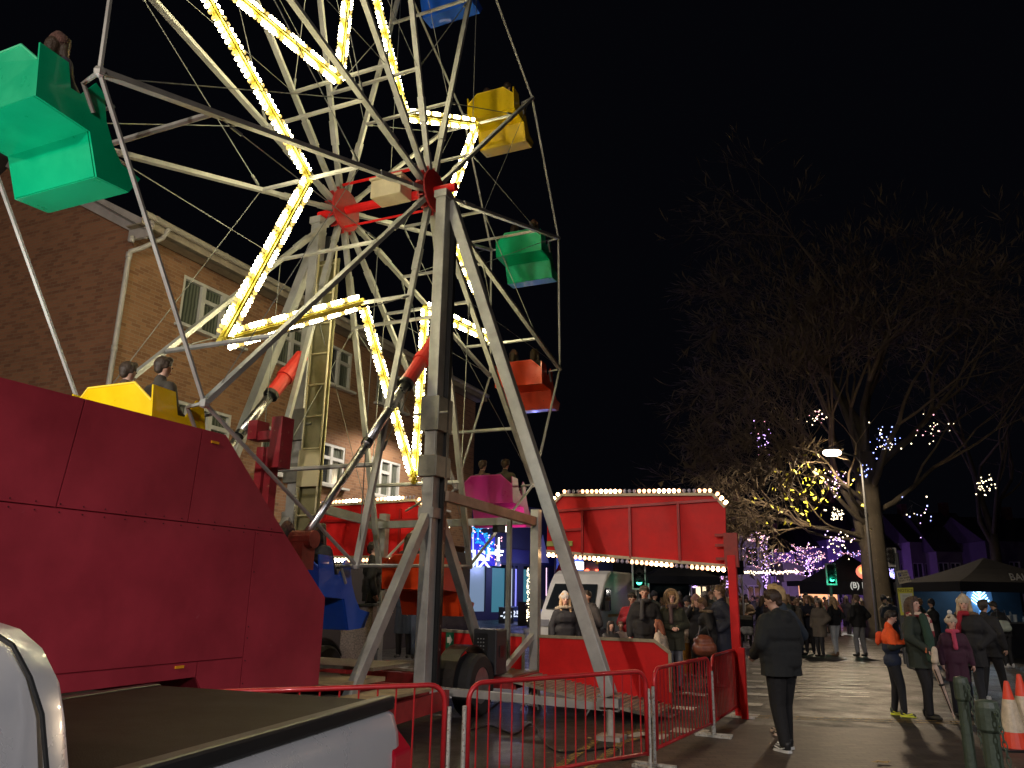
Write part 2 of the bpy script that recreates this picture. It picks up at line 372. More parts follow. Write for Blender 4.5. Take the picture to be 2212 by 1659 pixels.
for z in(.8,1.0,1.2,1.3,1.8): m.lathe(W(TRN,5.98,z),[(.007,0),(.007,.005)],5,N)
tag(m.build('rivets',seam,tr),kind='stuff')
# raised red rest posts behind the slant
m=MB()
m.nbox(-6.17,6.86,2.3,.1,.12,1.8); m.nbox(-6.05,6.88,2.3,.09,.12,1.8)
m.nbox(-5.93,6.86,3.24,.15,.2,.58); m.nbox(-6.28,6.86,3.4,.13,.2,.22); m.nbox(-6.12,6.86,3.33,.2,.14,.1)
m.build('wheel_rest',mat('rest_red',(.3,.02,.03),.5,0,.3,5,wear=(.4,.2,.12),wearamt=.62),tr)
# chassis and deck
m=MB()
for n0 in(-5.45,-7.7): m.bar(W(n0,5.5,.38),W(n0,12.2,.38),.1,.2,Z)
for s in(7.3,8.6,9.55,10.9,12.1): m.bar(W(-5.4,s,.37),W(-7.75,s,.37),.1,.16,Z)
m.bar(W(-5.0,7.6,.3),W(-5.05,9.4,.33),.06,.22,Z)
m.build('chassis',mat('chassis_red',(.36,.03,.03),.5,0,.3,5,wear=(.15,.06,.04)),tr)
m=MB(); m.nbox(-6.55,8.0,.62,2.2,1.1,.05); m.build('deck_board',WOOD,tr)
m=MB(); m.nbox(-6.6,8.95,.72,2.0,.9,.04); m.nbox(-6.6,7.1,.5,2.3,1.2,.03); m.build('deck_plate',CHECK,tr)
m=MB(); m.nbox(-5.2,8.2,.5,.5,1.6,.03); m.build('step_board',WOOD,tr)
m=MB(); m.nbox(-6.4,11.6,.48,2.3,1.3,.04); m.build('rear_deck',CHECK,tr)
for s,nn in((10.4,-5.28),(10.4,-7.9)):
    wl=MB(); wl.lathe(W(nn-.04,s,.4),[(.2,0),(.39,.0),(.42,.04),(.42,.24),(.38,.28),(.24,.28),(.24,.24)],28,N); wo=wl.build('wheel',RUBBER,tr,smooth=False)
    m=MB(); m.lathe(W(nn+.1,s,.4),[(.05,.06),(.1,.06),(.12,.0),(.2,.02),(.235,.13),(.24,.13)],20,N); m.build('wheel_rim',mat('rim_grey',(.3,.3,.3),.35,.7,.2,5),wo)
    m=MB(); 
    arc=[(s+.58*math.cos(a)*1.02,.42+.5*math.sin(a)) for a in [PI*i/14 for i in range(15)]]
    for i in range(14): 
        p0=W(nn,*arc[i]);p1=W(nn,*arc[i+1]); m.bar(p0-N*.06,p1-N*.06,.3,.02,N.cross(p1-p0))
    m.build('mudguard',mat('mudguard',(.035,.03,.026),.35,.4,.3,4),tr)
m=MB(); m.lathe(W(-7.2,7.0,.75),[(.35,0),(.35,.5)],16,T) ; m.build('tank',mat('tank_grey',(.09,.085,.08),.5,.2,.3,3),tr)
# ---------------- corner posts and beams of the loading front ----------------
FS=12.3
fr=thing('loading_gantry','grey steel posts and beams framing the loading platform behind the wheel','frame',W(-6.4,FS,0))
for nn in(-4.97,-7.95):
    m=MB(); m.bar(W(nn,FS-.15,.0),W(nn,FS-.15,3.0),.14,.14,N); m.build('corner_post',GALV,fr)
    m=MB(); a=W(nn-.35 if nn>-6 else nn,HS+.1,2.95); m.bar(a,W(nn,FS-.15,2.8),.1,.14,Z); m.build('side_beam',mat('beam_tan',(.4,.3,.22),.55,.1,.2,5) if nn>-6 else GALVD,fr)
    m=MB(); m.bar(W(nn-.02,FS-.2,1.0),W(nn-.1,FS-1.1,.55),.08,.08,N); m.build('knee_brace',GALV,fr)
m=MB(); m.bar(W(-5.25,FS-.6,.5),W(-5.25,FS-.6,2.85),.07,.07,N); m.build('mid_post',GALVD,fr)
m=MB(); m.tube([W(-6.9,FS-.5,.5),W(-6.9,FS-.5,2.9)],.035,8); m.tube([W(-7.3,FS-.5,3.0),W(-6.8,FS-.5,3.25)],.02,6); m.tube([W(-6.9,FS-.5,2.9),W(-7.0,FS-.5,3.6)],.025,6); m.build('pipe_stand',GALVD,fr)
m=MB(); m.bar(W(-7.9,FS-.7,2.75),W(-5.0,FS-.2,2.82),.08,.12,Z); m.build('cross_beam',GALVD,fr)
# red post
rp=thing('sign_post','tall red square post at the right end of the bulb edged sign','post',W(-1.8,FS-.1,0))
m=MB(); m.bar(W(-1.83,FS-.1,0),W(-1.83,FS-.1,2.25),.12,.12,N); m.bar(W(-1.75,FS-.2,0),W(-1.75,FS-.2,.95),.09,.09,N); m.build('post',RED,rp,bevel=.008)
m=MB(); m.nbox(-1.83,FS-.1,2.33,.2,.1,.5); 
for z in(2.2,2.4,2.55): m.nbox(-1.95,FS-.1,z,.22,.05,.04)
m.build('bracket',mat('bracket_red',(.32,.03,.02),.55,0,.3,8,wear=(.12,.05,.03)),rp)
# ---------------- signs with bulbs ----------------
WARM=emi('sign_bulb_warm',(1,.6,.3),22,(.9,.6,.4)); WARM2=emi('sign_bulb_mid',(1,.5,.25),4,(.8,.5,.4)); OFFB=mat('bulb_off',(.5,.45,.6),.15,0,0,spec=.7)
COOL=emi('sign_bulb_white',(1,.9,.68),22,(.9,.9,.8))
def sign(label,pts,bot,on,rows):
    sg=thing('lit_sign_board',label,'sign',W((pts[0][0]+pts[2][0])/2,FS,bot[0][1]),0,'bulb edged red boards of the ride front')
    poly=pts+bot
    m=MB(); m.prism([W(n,FS,z) for n,z in poly],T*.05); m.build('board',RED,sg)
    m=MB()
    fr=[]
    for i in range(len(pts)-1):
        a=W(pts[i][0],FS-.01,pts[i][1]);b=W(pts[i+1][0],FS-.01,pts[i+1][1]); m.bar(a,b,.07,.045,T.cross(b-a)); fr.append((a,b,1))
    a=W(bot[0][0],FS-.01,bot[0][1]);b=W(bot[1][0],FS-.01,bot[1][1]); m.bar(a,b,.07,.045,T.cross(b-a)); fr.append((b,a,-1))
    m.build('trim_rail',mat('trim_cream',(.62,.5,.33),.5,0,.15,8,wear=(.3,.2,.1)),sg)
    m=MB()
    for (n0,z0,n1,z1) in rows: m.bar(W(n0,FS-.02,z0),W(n1,FS-.02,z1),.04,.05,T)
    m.build('stiffening_rib',mat('rib_red',(.4,.01,.01),.4,0,.15,4),sg)
    i=0
    for a,b,up in fr:
        L=(b-a).length; c=max(2,int(L/.078)); d=(b-a).normalized()
        nrm=d.cross(T); 
        if (nrm.z<0)==(up>0): nrm=-nrm
        for j in range(c):
            p=a+d*(L*(j+.5)/c)+nrm*.02; ph=i%12
            mt_=on[0] if ph<4 else (on[2] if 5<=ph<8 else on[1])
            bulbmesh('b',p,nrm,.029).build('bulb',mt_,sg,smooth=True); i+=1
    return sg
sg1=sign('long red sign board with warm bulbs hung left of the tall red post',[(-4.83,3.0),(-4.56,3.25),(-2.08,3.18),(-1.9,2.98)],[(-1.93,2.1),(-4.83,2.33)],(WARM,WARM2,OFFB),
   [(-4.8,2.98,-2.0,3.09),(-4.2,2.28,-4.2,2.98),(-3.4,2.22,-3.4,3.02),(-2.62,2.16,-2.62,3.05),(-4.8,2.65,-4.2,2.68)])
m=MB(); m.nbox(-4.6,FS-.02,2.45,.45,.02,.08); m.build('pale_plate',mat('plate_lime',(.45,.5,.12),.5,0,.2),sg1)
sg2=sign('red sign board with white bulbs behind the far ladder tower',[(-9.9,3.2),(-7.4,3.25),(-7.0,2.9)],[(-7.0,2.24),(-9.9,2.24)],(COOL,WARM2,OFFB),[(-9.4,2.3,-9.4,3.1),(-8.4,2.3,-8.4,3.1),(-7.7,2.3,-7.7,3.1),(-9.9,2.9,-7.1,2.9)])
# low red panels
def lowpanel(label,poly):
    lp=thing('low_red_panel',label,'panel',W(poly[0][0],FS,0),0,'low red panels along the platform edge')
    m=MB(); m.prism([W(n,FS-.3,z) for n,z in poly],T*.03); m.build('sheet',RED,lp)
    m=MB()
    top=[p for p in poly if p[1]>.5]
    for a,b in zip(top[:-1],top[1:]): m.bar(W(a[0],FS-.31,a[1]),W(b[0],FS-.31,b[1]),.045,.03,T)
    a=top[-1]; m.bar(W(a[0],FS-.31,a[1]),W(a[0],FS-.31,.3),.045,.03,T)
    m.build('edge_angle',mat('edge_grey',(.35,.3,.2),.5,.3,.25,8),lp)
    return lp
lowpanel('low red panel with a cut corner to the right of the grey corner post',[(-4.83,.2),(-4.83,1.0),(-2.98,1.0),(-2.76,.84),(-2.76,.12)])
lp=lowpanel('low red panel left of the grey corner post carrying a green arrow sign',[(-6.8,.4),(-6.8,1.03),(-5.1,1.0),(-5.1,.4)])
m=MB(); m.nbox(-6.42,FS-.33,.87,.15,.01,.26); a_=m.build('arrow_plate',mat('exit_green',(.01,.16,.07),.4,0,0),lp)
m=MB(); c=W(-6.42,FS-.338,.88); m.prism([c+N*x+Z*z for x,z in[(-.045,-.045),(.0,-.045),(.0,-.085),(.055,0),(.0,.085),(.0,.045),(-.045,.045)]],T*-.003); m.build('arrow',mat('arrow_cream',(.75,.75,.6),.5,0,0),a_)
# ramp and platform
rm=thing('loading_platform','chequer plate platform with a ribbed ramp down to the right','platform',W(-4.5,11.6,0))
m=MB(); m.nbox(-5.25,11.6,.46,.75,1.1,.05); m.build('top_plate',CHECK,rm)
m=MB(); m.nbox(-5.2,11.05,.38,.8,.05,.16); m.nbox(-4.86,11.6,.38,.05,1.2,.16); m.build('red_edge',mat('chassis_red',(0,0,0)),rm)
m=MB(); m.bar(W(-4.83,11.5,.42),W(-2.75,11.5,.1),1.15,.04,Z)
for i in range(26): f=(i+.5)/26; m.bar(W(-4.83+2.08*f,10.93,.447-.32*f),W(-4.83+2.08*f,12.0,.447-.32*f),.03,.02,Z)
m.build('ramp',mat('ramp_plate',(.4,.36,.28),.45,.4,.2,6),rm)
m=MB()
for n_ in(-4.6,-3.6): 
    m=MB()
    for dx,dy in((-.2,0),(.2,0),(0,.2)): m.tube([W(n_,11.2,.3),W(n_+dx,11.2+dy,0)],.015,5)
    m.build('stand_feet',GALV,rm)
# speaker
sp=thing('speaker','black wedge shaped loudspeaker standing on the platform','speaker',W(-5.0,11.0,.48))
c0=Vector(world_loc(sp)); c0=onT(1056,1456,11.0); sp.location=(c0.x,c0.y,c0.z)
m=MB(); b=world_loc(sp)
pr_=[(-.2,-.14),(.2,-.19),(.2,.19),(-.2,.14)]
m.prism([b+N*x+T*y for x,y in pr_],Z*.64); m.build('cabinet',mat('speaker_black',(.025,.027,.032),.5,0,.1,20),sp,bevel=.02)
m=MB(); m.frame(b+N*-.05+T*-.17+Z*.36,N,T,Z,.2,.02,.44); q_=m.build('control_plate',BLACK,sp)
m=MB()
for i in range(3):
    for j in range(7): m.lathe(b+N*(-.1+i*.045)+T*-.181+Z*(.2+j*.05),[(.011,0),(.009,.015)],6,-T)
m.build('knobs',mat('knob',(.35,.36,.35),.3,.3,0),q_)
m=MB(); m.frame(b+N*.205+Z*.33,N,T,Z,.012,.16,.16); m.build('handle_recess',BLACK,sp)
# cables
def cable(name,label,pts,r=.012):
    m=MB(); P=[Vector(p) for p in pts]; out=[]
    for i in range(len(P)-1):
        p0=P[max(i-1,0)];p1=P[i];p2=P[i+1];p3=P[min(i+2,len(P)-1)]
        for k in range(6):
            t=k/6; out.append(.5*((2*p1)+(p2-p0)*t+(2*p0-5*p1+4*p2-p3)*t*t+(3*p1-p0-3*p2+p3)*t**3))
    out.append(P[-1]); m.tube(out,r,6); return tag(m.build(name,BLACK),label,'cable')
cable('power_cable','black cable snaking over the road behind the barriers',[gz(1085,1512,.012),gz(1000,1575,.012),gz(1060,1568,.012),gz(1110,1585,.012),gz(1150,1565,.012),gz(1200,1622,.012),gz(1330,1615,.012),gz(1345,1640,.012),gz(1430,1612,.012)])
# ======================= GROUND =======================
def ground_mat(name,c1,c2,rough,bump,bs,scale=1.2):
    m=bpy.data.materials.new(name); m.use_nodes=True; nt=m.node_tree; p=nt.nodes['Principled BSDF']
    tc=nt.nodes.new('ShaderNodeTexCoord'); a=nt.nodes.new('ShaderNodeTexNoise'); a.inputs['Scale'].default_value=scale; a.inputs['Detail'].default_value=10; a.inputs['Roughness'].default_value=.7
    nt.links.new(tc.outputs['Object'],a.inputs['Vector']); r=nt.nodes.new('ShaderNodeValToRGB'); r.color_ramp.elements[0].position=.35; r.color_ramp.elements[1].position=.68
    r.color_ramp.elements[0].color=(*c1,1); r.color_ramp.elements[1].color=(*c2,1); nt.links.new(a.outputs['Fac'],r.inputs[0])
    g_=nt.nodes.new('ShaderNodeTexNoise'); g_.inputs['Scale'].default_value=90; g_.inputs['Detail'].default_value=3; nt.links.new(tc.outputs['Object'],g_.inputs['Vector'])
    mx=nt.nodes.new('ShaderNodeMixRGB'); mx.blend_type='OVERLAY'; mx.inputs[0].default_value=.6; nt.links.new(r.outputs[0],mx.inputs[1]); nt.links.new(g_.outputs['Fac'],mx.inputs[2])
    # cracks
    v=nt.nodes.new('ShaderNodeTexVoronoi'); v.feature='DISTANCE_TO_EDGE'; v.inputs['Scale'].default_value=.55; 
    nd=nt.nodes.new('ShaderNodeTexNoise'); nd.inputs['Scale'].default_value=2; nd.inputs['Detail'].default_value=6; nt.links.new(tc.outputs['Object'],nd.inputs['Vector'])
    ad=nt.nodes.new('ShaderNodeMixRGB'); ad.inputs[0].default_value=.35; nt.links.new(tc.outputs['Object'],ad.inputs[1]); nt.links.new(nd.outputs['Color'],ad.inputs[2]); nt.links.new(ad.outputs[0],v.inputs['Vector'])
    cr=nt.nodes.new('ShaderNodeValToRGB'); cr.color_ramp.elements[0].position=.0; cr.color_ramp.elements[1].position=.022; cr.color_ramp.elements[0].color=(.35,.35,.35,1); cr.color_ramp.elements[1].color=(1,1,1,1)
    nt.links.new(v.outputs['Distance'],cr.inputs[0]); m2=nt.nodes.new('ShaderNodeMixRGB'); m2.blend_type='MULTIPLY'; m2.inputs[0].default_value=1; nt.links.new(mx.outputs[0],m2.inputs[1]); nt.links.new(cr.outputs[0],m2.inputs[2])
    nt.links.new(m2.outputs[0],p.inputs['Base Color'])
    mr=nt.nodes.new('ShaderNodeMapRange'); mr.inputs[1].default_value=.3; mr.inputs[2].default_value=.7; mr.inputs[3].default_value=rough+.3; mr.inputs[4].default_value=rough-.1; nt.links.new(a.outputs['Fac'],mr.inputs[0]); nt.links.new(mr.outputs[0],p.inputs['Roughness'])
    n3=nt.nodes.new('ShaderNodeTexNoise'); n3.inputs['Scale'].default_value=bs; n3.inputs['Detail'].default_value=5; nt.links.new(tc.outputs['Object'],n3.inputs['Vector'])
    bp=nt.nodes.new('ShaderNodeBump'); bp.inputs['Strength'].default_value=bump; bp.inputs['Distance'].default_value=.02; nt.links.new(n3.outputs['Fac'],bp.inputs['Height']); nt.links.new(bp.outputs[0],p.inputs['Normal'])
    return m
ASPH=ground_mat('asphalt',(.013,.012,.011),(.05,.044,.039),.34,.8,38)
def sheet(name,pts,z,m_,kind='structure'):
    m=MB(); m.add([Vector((p[0],p[1],z)) for p in pts],[list(range(len(pts)))]); return tag(m.build(name,m_),kind=kind)
gd=sheet('ground',[(-300,-60),(300,-60),(300,500),(-300,500)],0,ASPH)
# paving in the foreground, beyond the double yellow lines
PAVE=bpy.data.materials.new('block_paving'); PAVE.use_nodes=True
nt=PAVE.node_tree; p=nt.nodes['Principled BSDF']; tc=nt.nodes.new('ShaderNodeTexCoord'); b=nt.nodes.new('ShaderNodeTexBrick')
b.inputs['Scale'].default_value=1; b.inputs['Brick Width'].default_value=.2; b.inputs['Row Height'].default_value=.1; b.inputs['Mortar Size'].default_value=.005
b.inputs['Color1'].default_value=(.042,.033,.027,1); b.inputs['Color2'].default_value=(.08,.063,.05,1); b.inputs['Mortar'].default_value=(.014,.012,.01,1)
nt.links.new(tc.outputs['Object'],b.inputs['Vector']); nz=nt.nodes.new('ShaderNodeTexNoise'); nz.inputs['Scale'].default_value=1.1; nz.inputs['Detail'].default_value=8; nt.links.new(tc.outputs['Object'],nz.inputs['Vector'])
mx=nt.nodes.new('ShaderNodeMixRGB'); mx.blend_type='OVERLAY'; mx.inputs[0].default_value=.8; nt.links.new(b.outputs[0],mx.inputs[1]); nt.links.new(nz.outputs['Fac'],mx.inputs[2]); nt.links.new(mx.outputs[0],p.inputs['Base Color'])
bp=nt.nodes.new('ShaderNodeBump'); bp.invert=True; bp.inputs['Strength'].default_value=.5; bp.inputs['Distance'].default_value=.01; nt.links.new(b.outputs['Fac'],bp.inputs['Height']); nt.links.new(bp.outputs[0],p.inputs['Normal']); p.inputs['Roughness'].default_value=.55
a=gz(1560,1560);c=gz(2212,1578)
dirv=(c-a).normalized(); far=c+dirv*30
sheet('pavement',[(a.x-1.2,a.y-.12),(far.x,far.y),(far.x,-12),(3.2,-12),(1.2,6.5)],.004,PAVE)
YLN=mat('road_yellow',(.45,.27,.04),.6,0,.35,10,wear=(.05,.042,.035),wearamt=.47)
WLN=mat('road_white',(.45,.43,.38),.6,0,.3,12,wear=(.06,.055,.05),wearamt=.56)
WLN2=mat('road_white_worn',(.5,.46,.4),.35,0,.4,14,wear=(.07,.06,.05),wearamt=.5)
def strip(m,a,b,wd,z=.008):
    a=Vector((a.x,a.y,0));b=Vector((b.x,b.y,0));d=(b-a).normalized();s=Vector((-d.y,d.x,0))*wd/2
    m.add([a-s+Z*z,b-s+Z*z,b+s+Z*z,a+s+Z*z],[[0,1,2,3]])
m=MB()
p0=gz(1600,1546);p1=gz(2140,1562)
strip(m,p0,p1,.05);strip(m,p0-Vector((0,.2,0)),p1-Vector((0,.2,0)),.05)
p0=gz(1200,1662);p1=gz(1290,1600);p2=gz(1385,1578)
for o_ in(Vector((0,0,0)),Vector((.28,-.1,0))): strip(m,p0+o_-(p1-p0)*.6,p1+o_,.1);strip(m,p1+o_,p2+o_,.1)
tag(m.build('yellow_lines',YLN),kind='structure')
m=MB()
for x,y in[(1618,1522),(1639,1501),(1611,1484),(1655,1485),(1628,1472),(1646,1456),(1608,1545),(1663,1444),(1640,1446)]:
    c=gz(x,y); u=T*.17; v=N*.2; q=[c-u-v,c-u+v,c+u+v,c+u-v]; m.add([Vector((k.x,k.y,.008)) for k in q],[[0,1,2,3]])
# dashes seen through the right hand barriers
for x,y in[(1402,1590),(1425,1545),(1490,1580),(1470,1530),(1500,1500)]:
    c=gz(x,y); u=T*.2; v=N*.22; q=[c-u-v,c-u+v,c+u+v,c+u-v]; m.add([Vector((k.x,k.y,.008)) for k in q],[[0,1,2,3]])
tag(m.build('crossing_marks',WLN),kind='structure')
m=MB()
strip(m,gz(1640,1428),gz(2010,1434),.12); strip(m,gz(1655,1405),gz(1700,1375),.1)
for i,y in enumerate((1441,1449,1456,1463,1470,1478,1486,1495,1504)):
    x0=1720-(y-1441)*.3; strip(m,gz(x0,y),gz(1790 if i%3 else 1868,y+1),.085)
    if i%3 : strip(m,gz(1815,y+1),gz(1878,y+2),.085)
strip(m,gz(1860,1440),gz(1950,1441),.25)
tag(m.build('worn_road_lettering',WLN2),kind='structure')
m=MB(); strip(m,gz(1670,1400),gz(2110,1402),.15,.012); tag(m.build('gutter',mat('gutter_stone',(.12,.11,.1),.6,0,.3,5)),kind='structure')
# leaf litter
LEAF=mat('dead_leaf',(.35,.24,.1),.7,0,.4,20)
rl=random.Random(3)
for i,(x,y,s_) in enumerate([(1905,1647,.11),(2060,1560,.06),(1180,1628,.05),(1272,1596,.05)]):
    c=gz(x,y,.02); m=MB(); pts=[]
    for k in range(11): 
        a_=2*PI*k/11; r_=s_*(1 if k%2 else .55)*(1.3 if k in(0,1) else 1); pts.append(c+Vector((math.cos(a_)*r_,math.sin(a_)*r_*.6,rl.uniform(0,.018))))
    m.add([c+Z*.012]+pts,[[0,1+k,1+(k+1)%11] for k in range(11)])
    tag(m.build('fallen_leaf',LEAF),['large brown leaf lying on the paving in the foreground','pale leaf by the yellow lines near the umbrella','small leaf on the road behind the barrier','small leaf beside the screw jack'][i],'leaf')
# ======================= BARRIERS =======================
def barrier(a,b,label,white=False,H=.92,nb=17,paint=REDB):
    a=Vector((a[0],a[1],0));b=Vector((b[0],b[1],0)); L=(b-a).length; d=(b-a)/L
    th=thing('crowd_barrier',label,'barrier',(a+b)/2,0,'red crowd barriers fencing off the ride')
    r=.14; pts=[a+d*.04+Z*.14]
    pts.append(a+d*.04+Z*(H-r))
    for i in range(1,6): an=PI/2*i/6; pts.append(a+d*(.04+r*(1-math.cos(an)))+Z*(H-r+r*math.sin(an)))
    pts.append(a+d*(.04+r)+Z*H)
    q=[Vector(p) for p in pts]; o=[]
    for p in q[::-1]:
        t=(p-a).dot(d); o.append(a+d*(L-t)+Z*p.z)
    m=MB(); m.tube(q+o,.021,8); m.tube([a+d*.04+Z*.16,b-d*.04+Z*.16],.018,8); m.build('frame',paint,th,smooth=True)
    m=MB()
    for i in range(nb):
        f=(i+1)/(nb+1); p=a+d*(L*f); m.tube([p+Z*.16,p+Z*(H-.01)],.0075,5)
    m.build('bars',paint,th)
    sd=Vector((-d.y,d.x,0))
    for e in(a+d*.0,b-d*.0):
        m=MB(); m.tube([e+Z*.03,e+Z*(H-.17)],.018,6); m.bar(e-sd*.22+Z*.015,e+sd*.22+Z*.015,.05,.03,Z); m.build('foot',mat('foot_white',(.5,.5,.44),.5,.1,.3,20,wear=(.2,.1,.07),wearamt=.55),th)
    return th
barrier((-2.65,5.75),(-.46,6.78),'red barrier partly hidden behind the tailgate of the silver pickup',nb=15)
barrier((-.34,6.85),(1.42,8.3),'wide red barrier in the middle foreground in front of the red ramp panel',nb=17)
barrier((1.5,8.5),(2.52,10.22),'red barrier with chipped top rail angled towards the tall red post',nb=17)
barrier((2.57,10.35),(3.3,11.85),'narrow looking red barrier attached to the tall red post',nb=17)
# ======================= PICKUP =======================
SILV=mat('silver_paint',(.72,.73,.73),.28,.35,.04,1.5,coat=.5)
O=Vector((-.72,4.78,0)); F=Vector((-.268,-.963,0)).normalized(); Lt=Vector((-.963,.268,0)).normalized()
pk=thing('pickup_truck','silver pickup with a brown tonneau cover seen from beside its cab','pickup',O+F*1.8+Lt*.8)
def P3(l,a,z): return O+F*l+Lt*a+Z*z
m=MB()
lid=[(0.0,.02,1.045),(0.0,1.5,1.055),(2.42,1.5,1.07),(2.42,.02,1.06)]
m.prism([P3(*q) for q in lid],Z*-.04); m.build('tonneau_cover',mat('tonneau_brown',(.013,.006,.004),.55,0,.4,3,bump=.2,bscale=150,spec=.08),pk,bevel=.01)
m=MB(); m.bar(P3(-.04,-.03,1.03),P3(2.5,-.03,1.04),.09,.075,Z); m.bar(P3(-.04,1.55,1.03),P3(2.5,1.55,1.04),.09,.06,Z); m.build('bed_rail',BLACK,pk,bevel=.015)
def loft(secs,closed=True):
    m=MB(); n=len(secs[0]); vs=[v for s in secs for v in s]; fs=[]
    for i in range(len(secs)-1):
        for k in range(n if closed else n-1): k2=(k+1)%n; fs.append([i*n+k,i*n+k2,(i+1)*n+k2,(i+1)*n+k])
    if closed: fs.append(list(range(n))[::-1]); fs.append([(len(secs)-1)*n+k for k in range(n)])
    m.add(vs,fs); return m
side=[(-.03,1.0),(-.08,.97),(-.115,.88),(-.13,.75),(-.125,.6),(-.09,.45),(-.04,.36),(.1,.36),(.1,1.0)]
secs=[]
for l in(-.02,.03,.3,1,2,2.5): 
    k=.96 if l<0 else 1; secs.append([P3(l,a*k,z) for a,z in side])
loft(secs).build('bed_side',SILV,pk,smooth=True)
secs=[[P3(l,1.52-a,z) for a,z in side][::-1] for l in(-.02,.3,2.5)]; loft(secs).build('bed_side',SILV,pk,smooth=True)
m=MB(); m.prism([P3(-.06,.08,.45),P3(-.06,1.44,.45),P3(-.06,1.44,1.0),P3(-.06,.08,1.0)],F*.06); tg=m.build('tailgate',SILV,pk,bevel=.01)
m=MB(); m.box(P3(-.065,.75,.85),(.14,.02,.05)); m.build('handle',BLACK,tg)
m=MB(); m.prism([P3(-.15,-.06,.87),P3(-.15,.09,.87),P3(-.16,.09,.4),P3(-.15,-.12,.4),P3(-.15,-.15,.6),P3(-.15,-.145,.78)],F*.24); m.build('tail_light',mat('tail_red',(.6,.01,.03),.12,0,0,coat=1),pk,bevel=.015)
m=MB(); m.bar(P3(-.16,0,.42),P3(-.16,1.5,.42),.16,.12,Z); m.build('rear_bumper',mat('bumper_grey',(.2,.2,.2),.4,.5,.1),pk,bevel=.02)
# cab
cs=[(-.13,.4),(-.13,.9),(-.08,1.05),(.0,1.12),(.03,1.28),(.07,1.38),(.14,1.46),(.24,1.515),(.36,1.54),(.8,1.55),(1.24,1.54),(1.36,1.5),(1.5,1.3),(1.62,1.05),(1.65,.9),(1.65,.4)]
secs=[]
for l,sc_,dz in((2.26,.0,-.03),(2.3,.0,-.005),(2.46,.0,.0),(3.4,0,.02),(4.2,.02,.0)): secs.append([P3(l,a+(.02 if l<2.28 and 0<a<1.4 else 0),z+(dz if z>1 else 0)) for a,z in cs])
cb=loft(secs).build('cab',SILV,pk,smooth=True)
mod=cb.modifiers.new('e','EDGE_SPLIT'); mod.split_angle=math.radians(40)
m=MB(); m.prism([P3(2.58,-.005,1.12),P3(3.4,-.005,1.12),P3(3.4,.05,1.4),P3(2.72,.05,1.4)],Lt*-.03); sw=m.build('side_window',GLASSD,pk)
m=MB(); m.tube([P3(2.4,-.06,1.1),P3(2.4,.0,1.28),P3(2.41,.055,1.38),P3(2.42,.13,1.47),P3(2.44,.25,1.528),P3(2.46,.4,1.552)],.008,6); m.build('door_seam',BLACK,pk)
m=MB(); m.prism([P3(2.385,.25,1.12),P3(2.385,1.25,1.12),P3(2.385,1.15,1.45),P3(2.385,.35,1.45)],F*-.01); m.build('rear_window',GLASSD,pk)
for l in(.75,4.6):
    for a in(-.05,1.4):
        c=P3(l,a,.36); m=MB(); m.lathe(c,[(.2,0),(.34,0),(.37,.04),(.37,.18),(.34,.22),(.2,.22)],20,Lt); wo=m.build('wheel',RUBBER,pk); m=MB(); m.lathe(c+Lt*-.005,[(.06,0),(.2,.0),(.22,.05)],16,Lt); m.build('wheel_rim',mat('alloy',(.45,.45,.47),.3,.9,0),wo)
bm_=MB(); bm_.prism([P3(4.2,-.1,.4),P3(4.2,1.6,.4),P3(4.2,1.6,.98),P3(4.2,-.1,.98)],F*1.2); bm_.build('bonnet',SILV,pk,bevel=.05)
# ======================= BRICK BUILDING =======================
def lb(name,label,org,rz,cat='building',group=None): return thing(name,label,cat,org,rz,group)
RZ=math.atan2(T.y,T.x)
bo=W(-13,10.1,0); BL=lb('brick_building','three storey brown brick building with white windows and a gutter behind the wheel',bo,RZ)
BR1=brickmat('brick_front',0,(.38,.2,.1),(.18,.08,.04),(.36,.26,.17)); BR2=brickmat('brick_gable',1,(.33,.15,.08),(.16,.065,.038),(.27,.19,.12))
wins=[]
for z0,z1 in((7.1,8.22),(4.35,5.47)):
    for s0,s1,nl in((11.45,13.3,3),(14.35,15.9,2),(16.55,17.7,2),(19.0,20.6,3),(22.2,23.6,2)): wins.append((s0-10.1,s1-10.1,z0,z1,nl))
WL=15.5
def wall_with_holes(m,x0,x1,z0,z1,holes,th,ax):
    xs=sorted({x0,x1,*[h for a in holes for h in a[:2]]}); zs=sorted({z0,z1,*[h for a in holes for h in a[2:4]]})
    for i in range(len(xs)-1):
        for j in range(len(zs)-1):
            cx=(xs[i]+xs[i+1])/2; cz=(zs[j]+zs[j+1])/2
            if any(a[0]<cx<a[1] and a[2]<cz<a[3] for a in holes): continue
            m.box((cx,th/2,cz),(xs[i+1]-xs[i],th,zs[j+1]-zs[j]))
m=MB(); wall_with_holes(m,0,WL,3.2,8.6,wins,.25,0); m.build('front_wall',BR1,BL,local=True)
D_=9.0; RH=2.6
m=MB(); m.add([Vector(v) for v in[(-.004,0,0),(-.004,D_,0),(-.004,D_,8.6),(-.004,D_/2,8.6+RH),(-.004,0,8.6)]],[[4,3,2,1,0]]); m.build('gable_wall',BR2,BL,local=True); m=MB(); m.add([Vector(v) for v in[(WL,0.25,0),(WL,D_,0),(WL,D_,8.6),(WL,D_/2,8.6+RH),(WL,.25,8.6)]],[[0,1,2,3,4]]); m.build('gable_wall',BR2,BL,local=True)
m=MB(); m.box((WL/2,.15,1.5),(WL,.3,3.0)); m.build('ground_floor',mat('shop_dark',(.05,.04,.04),.6,0,.2),BL,local=True)
m=MB(); 
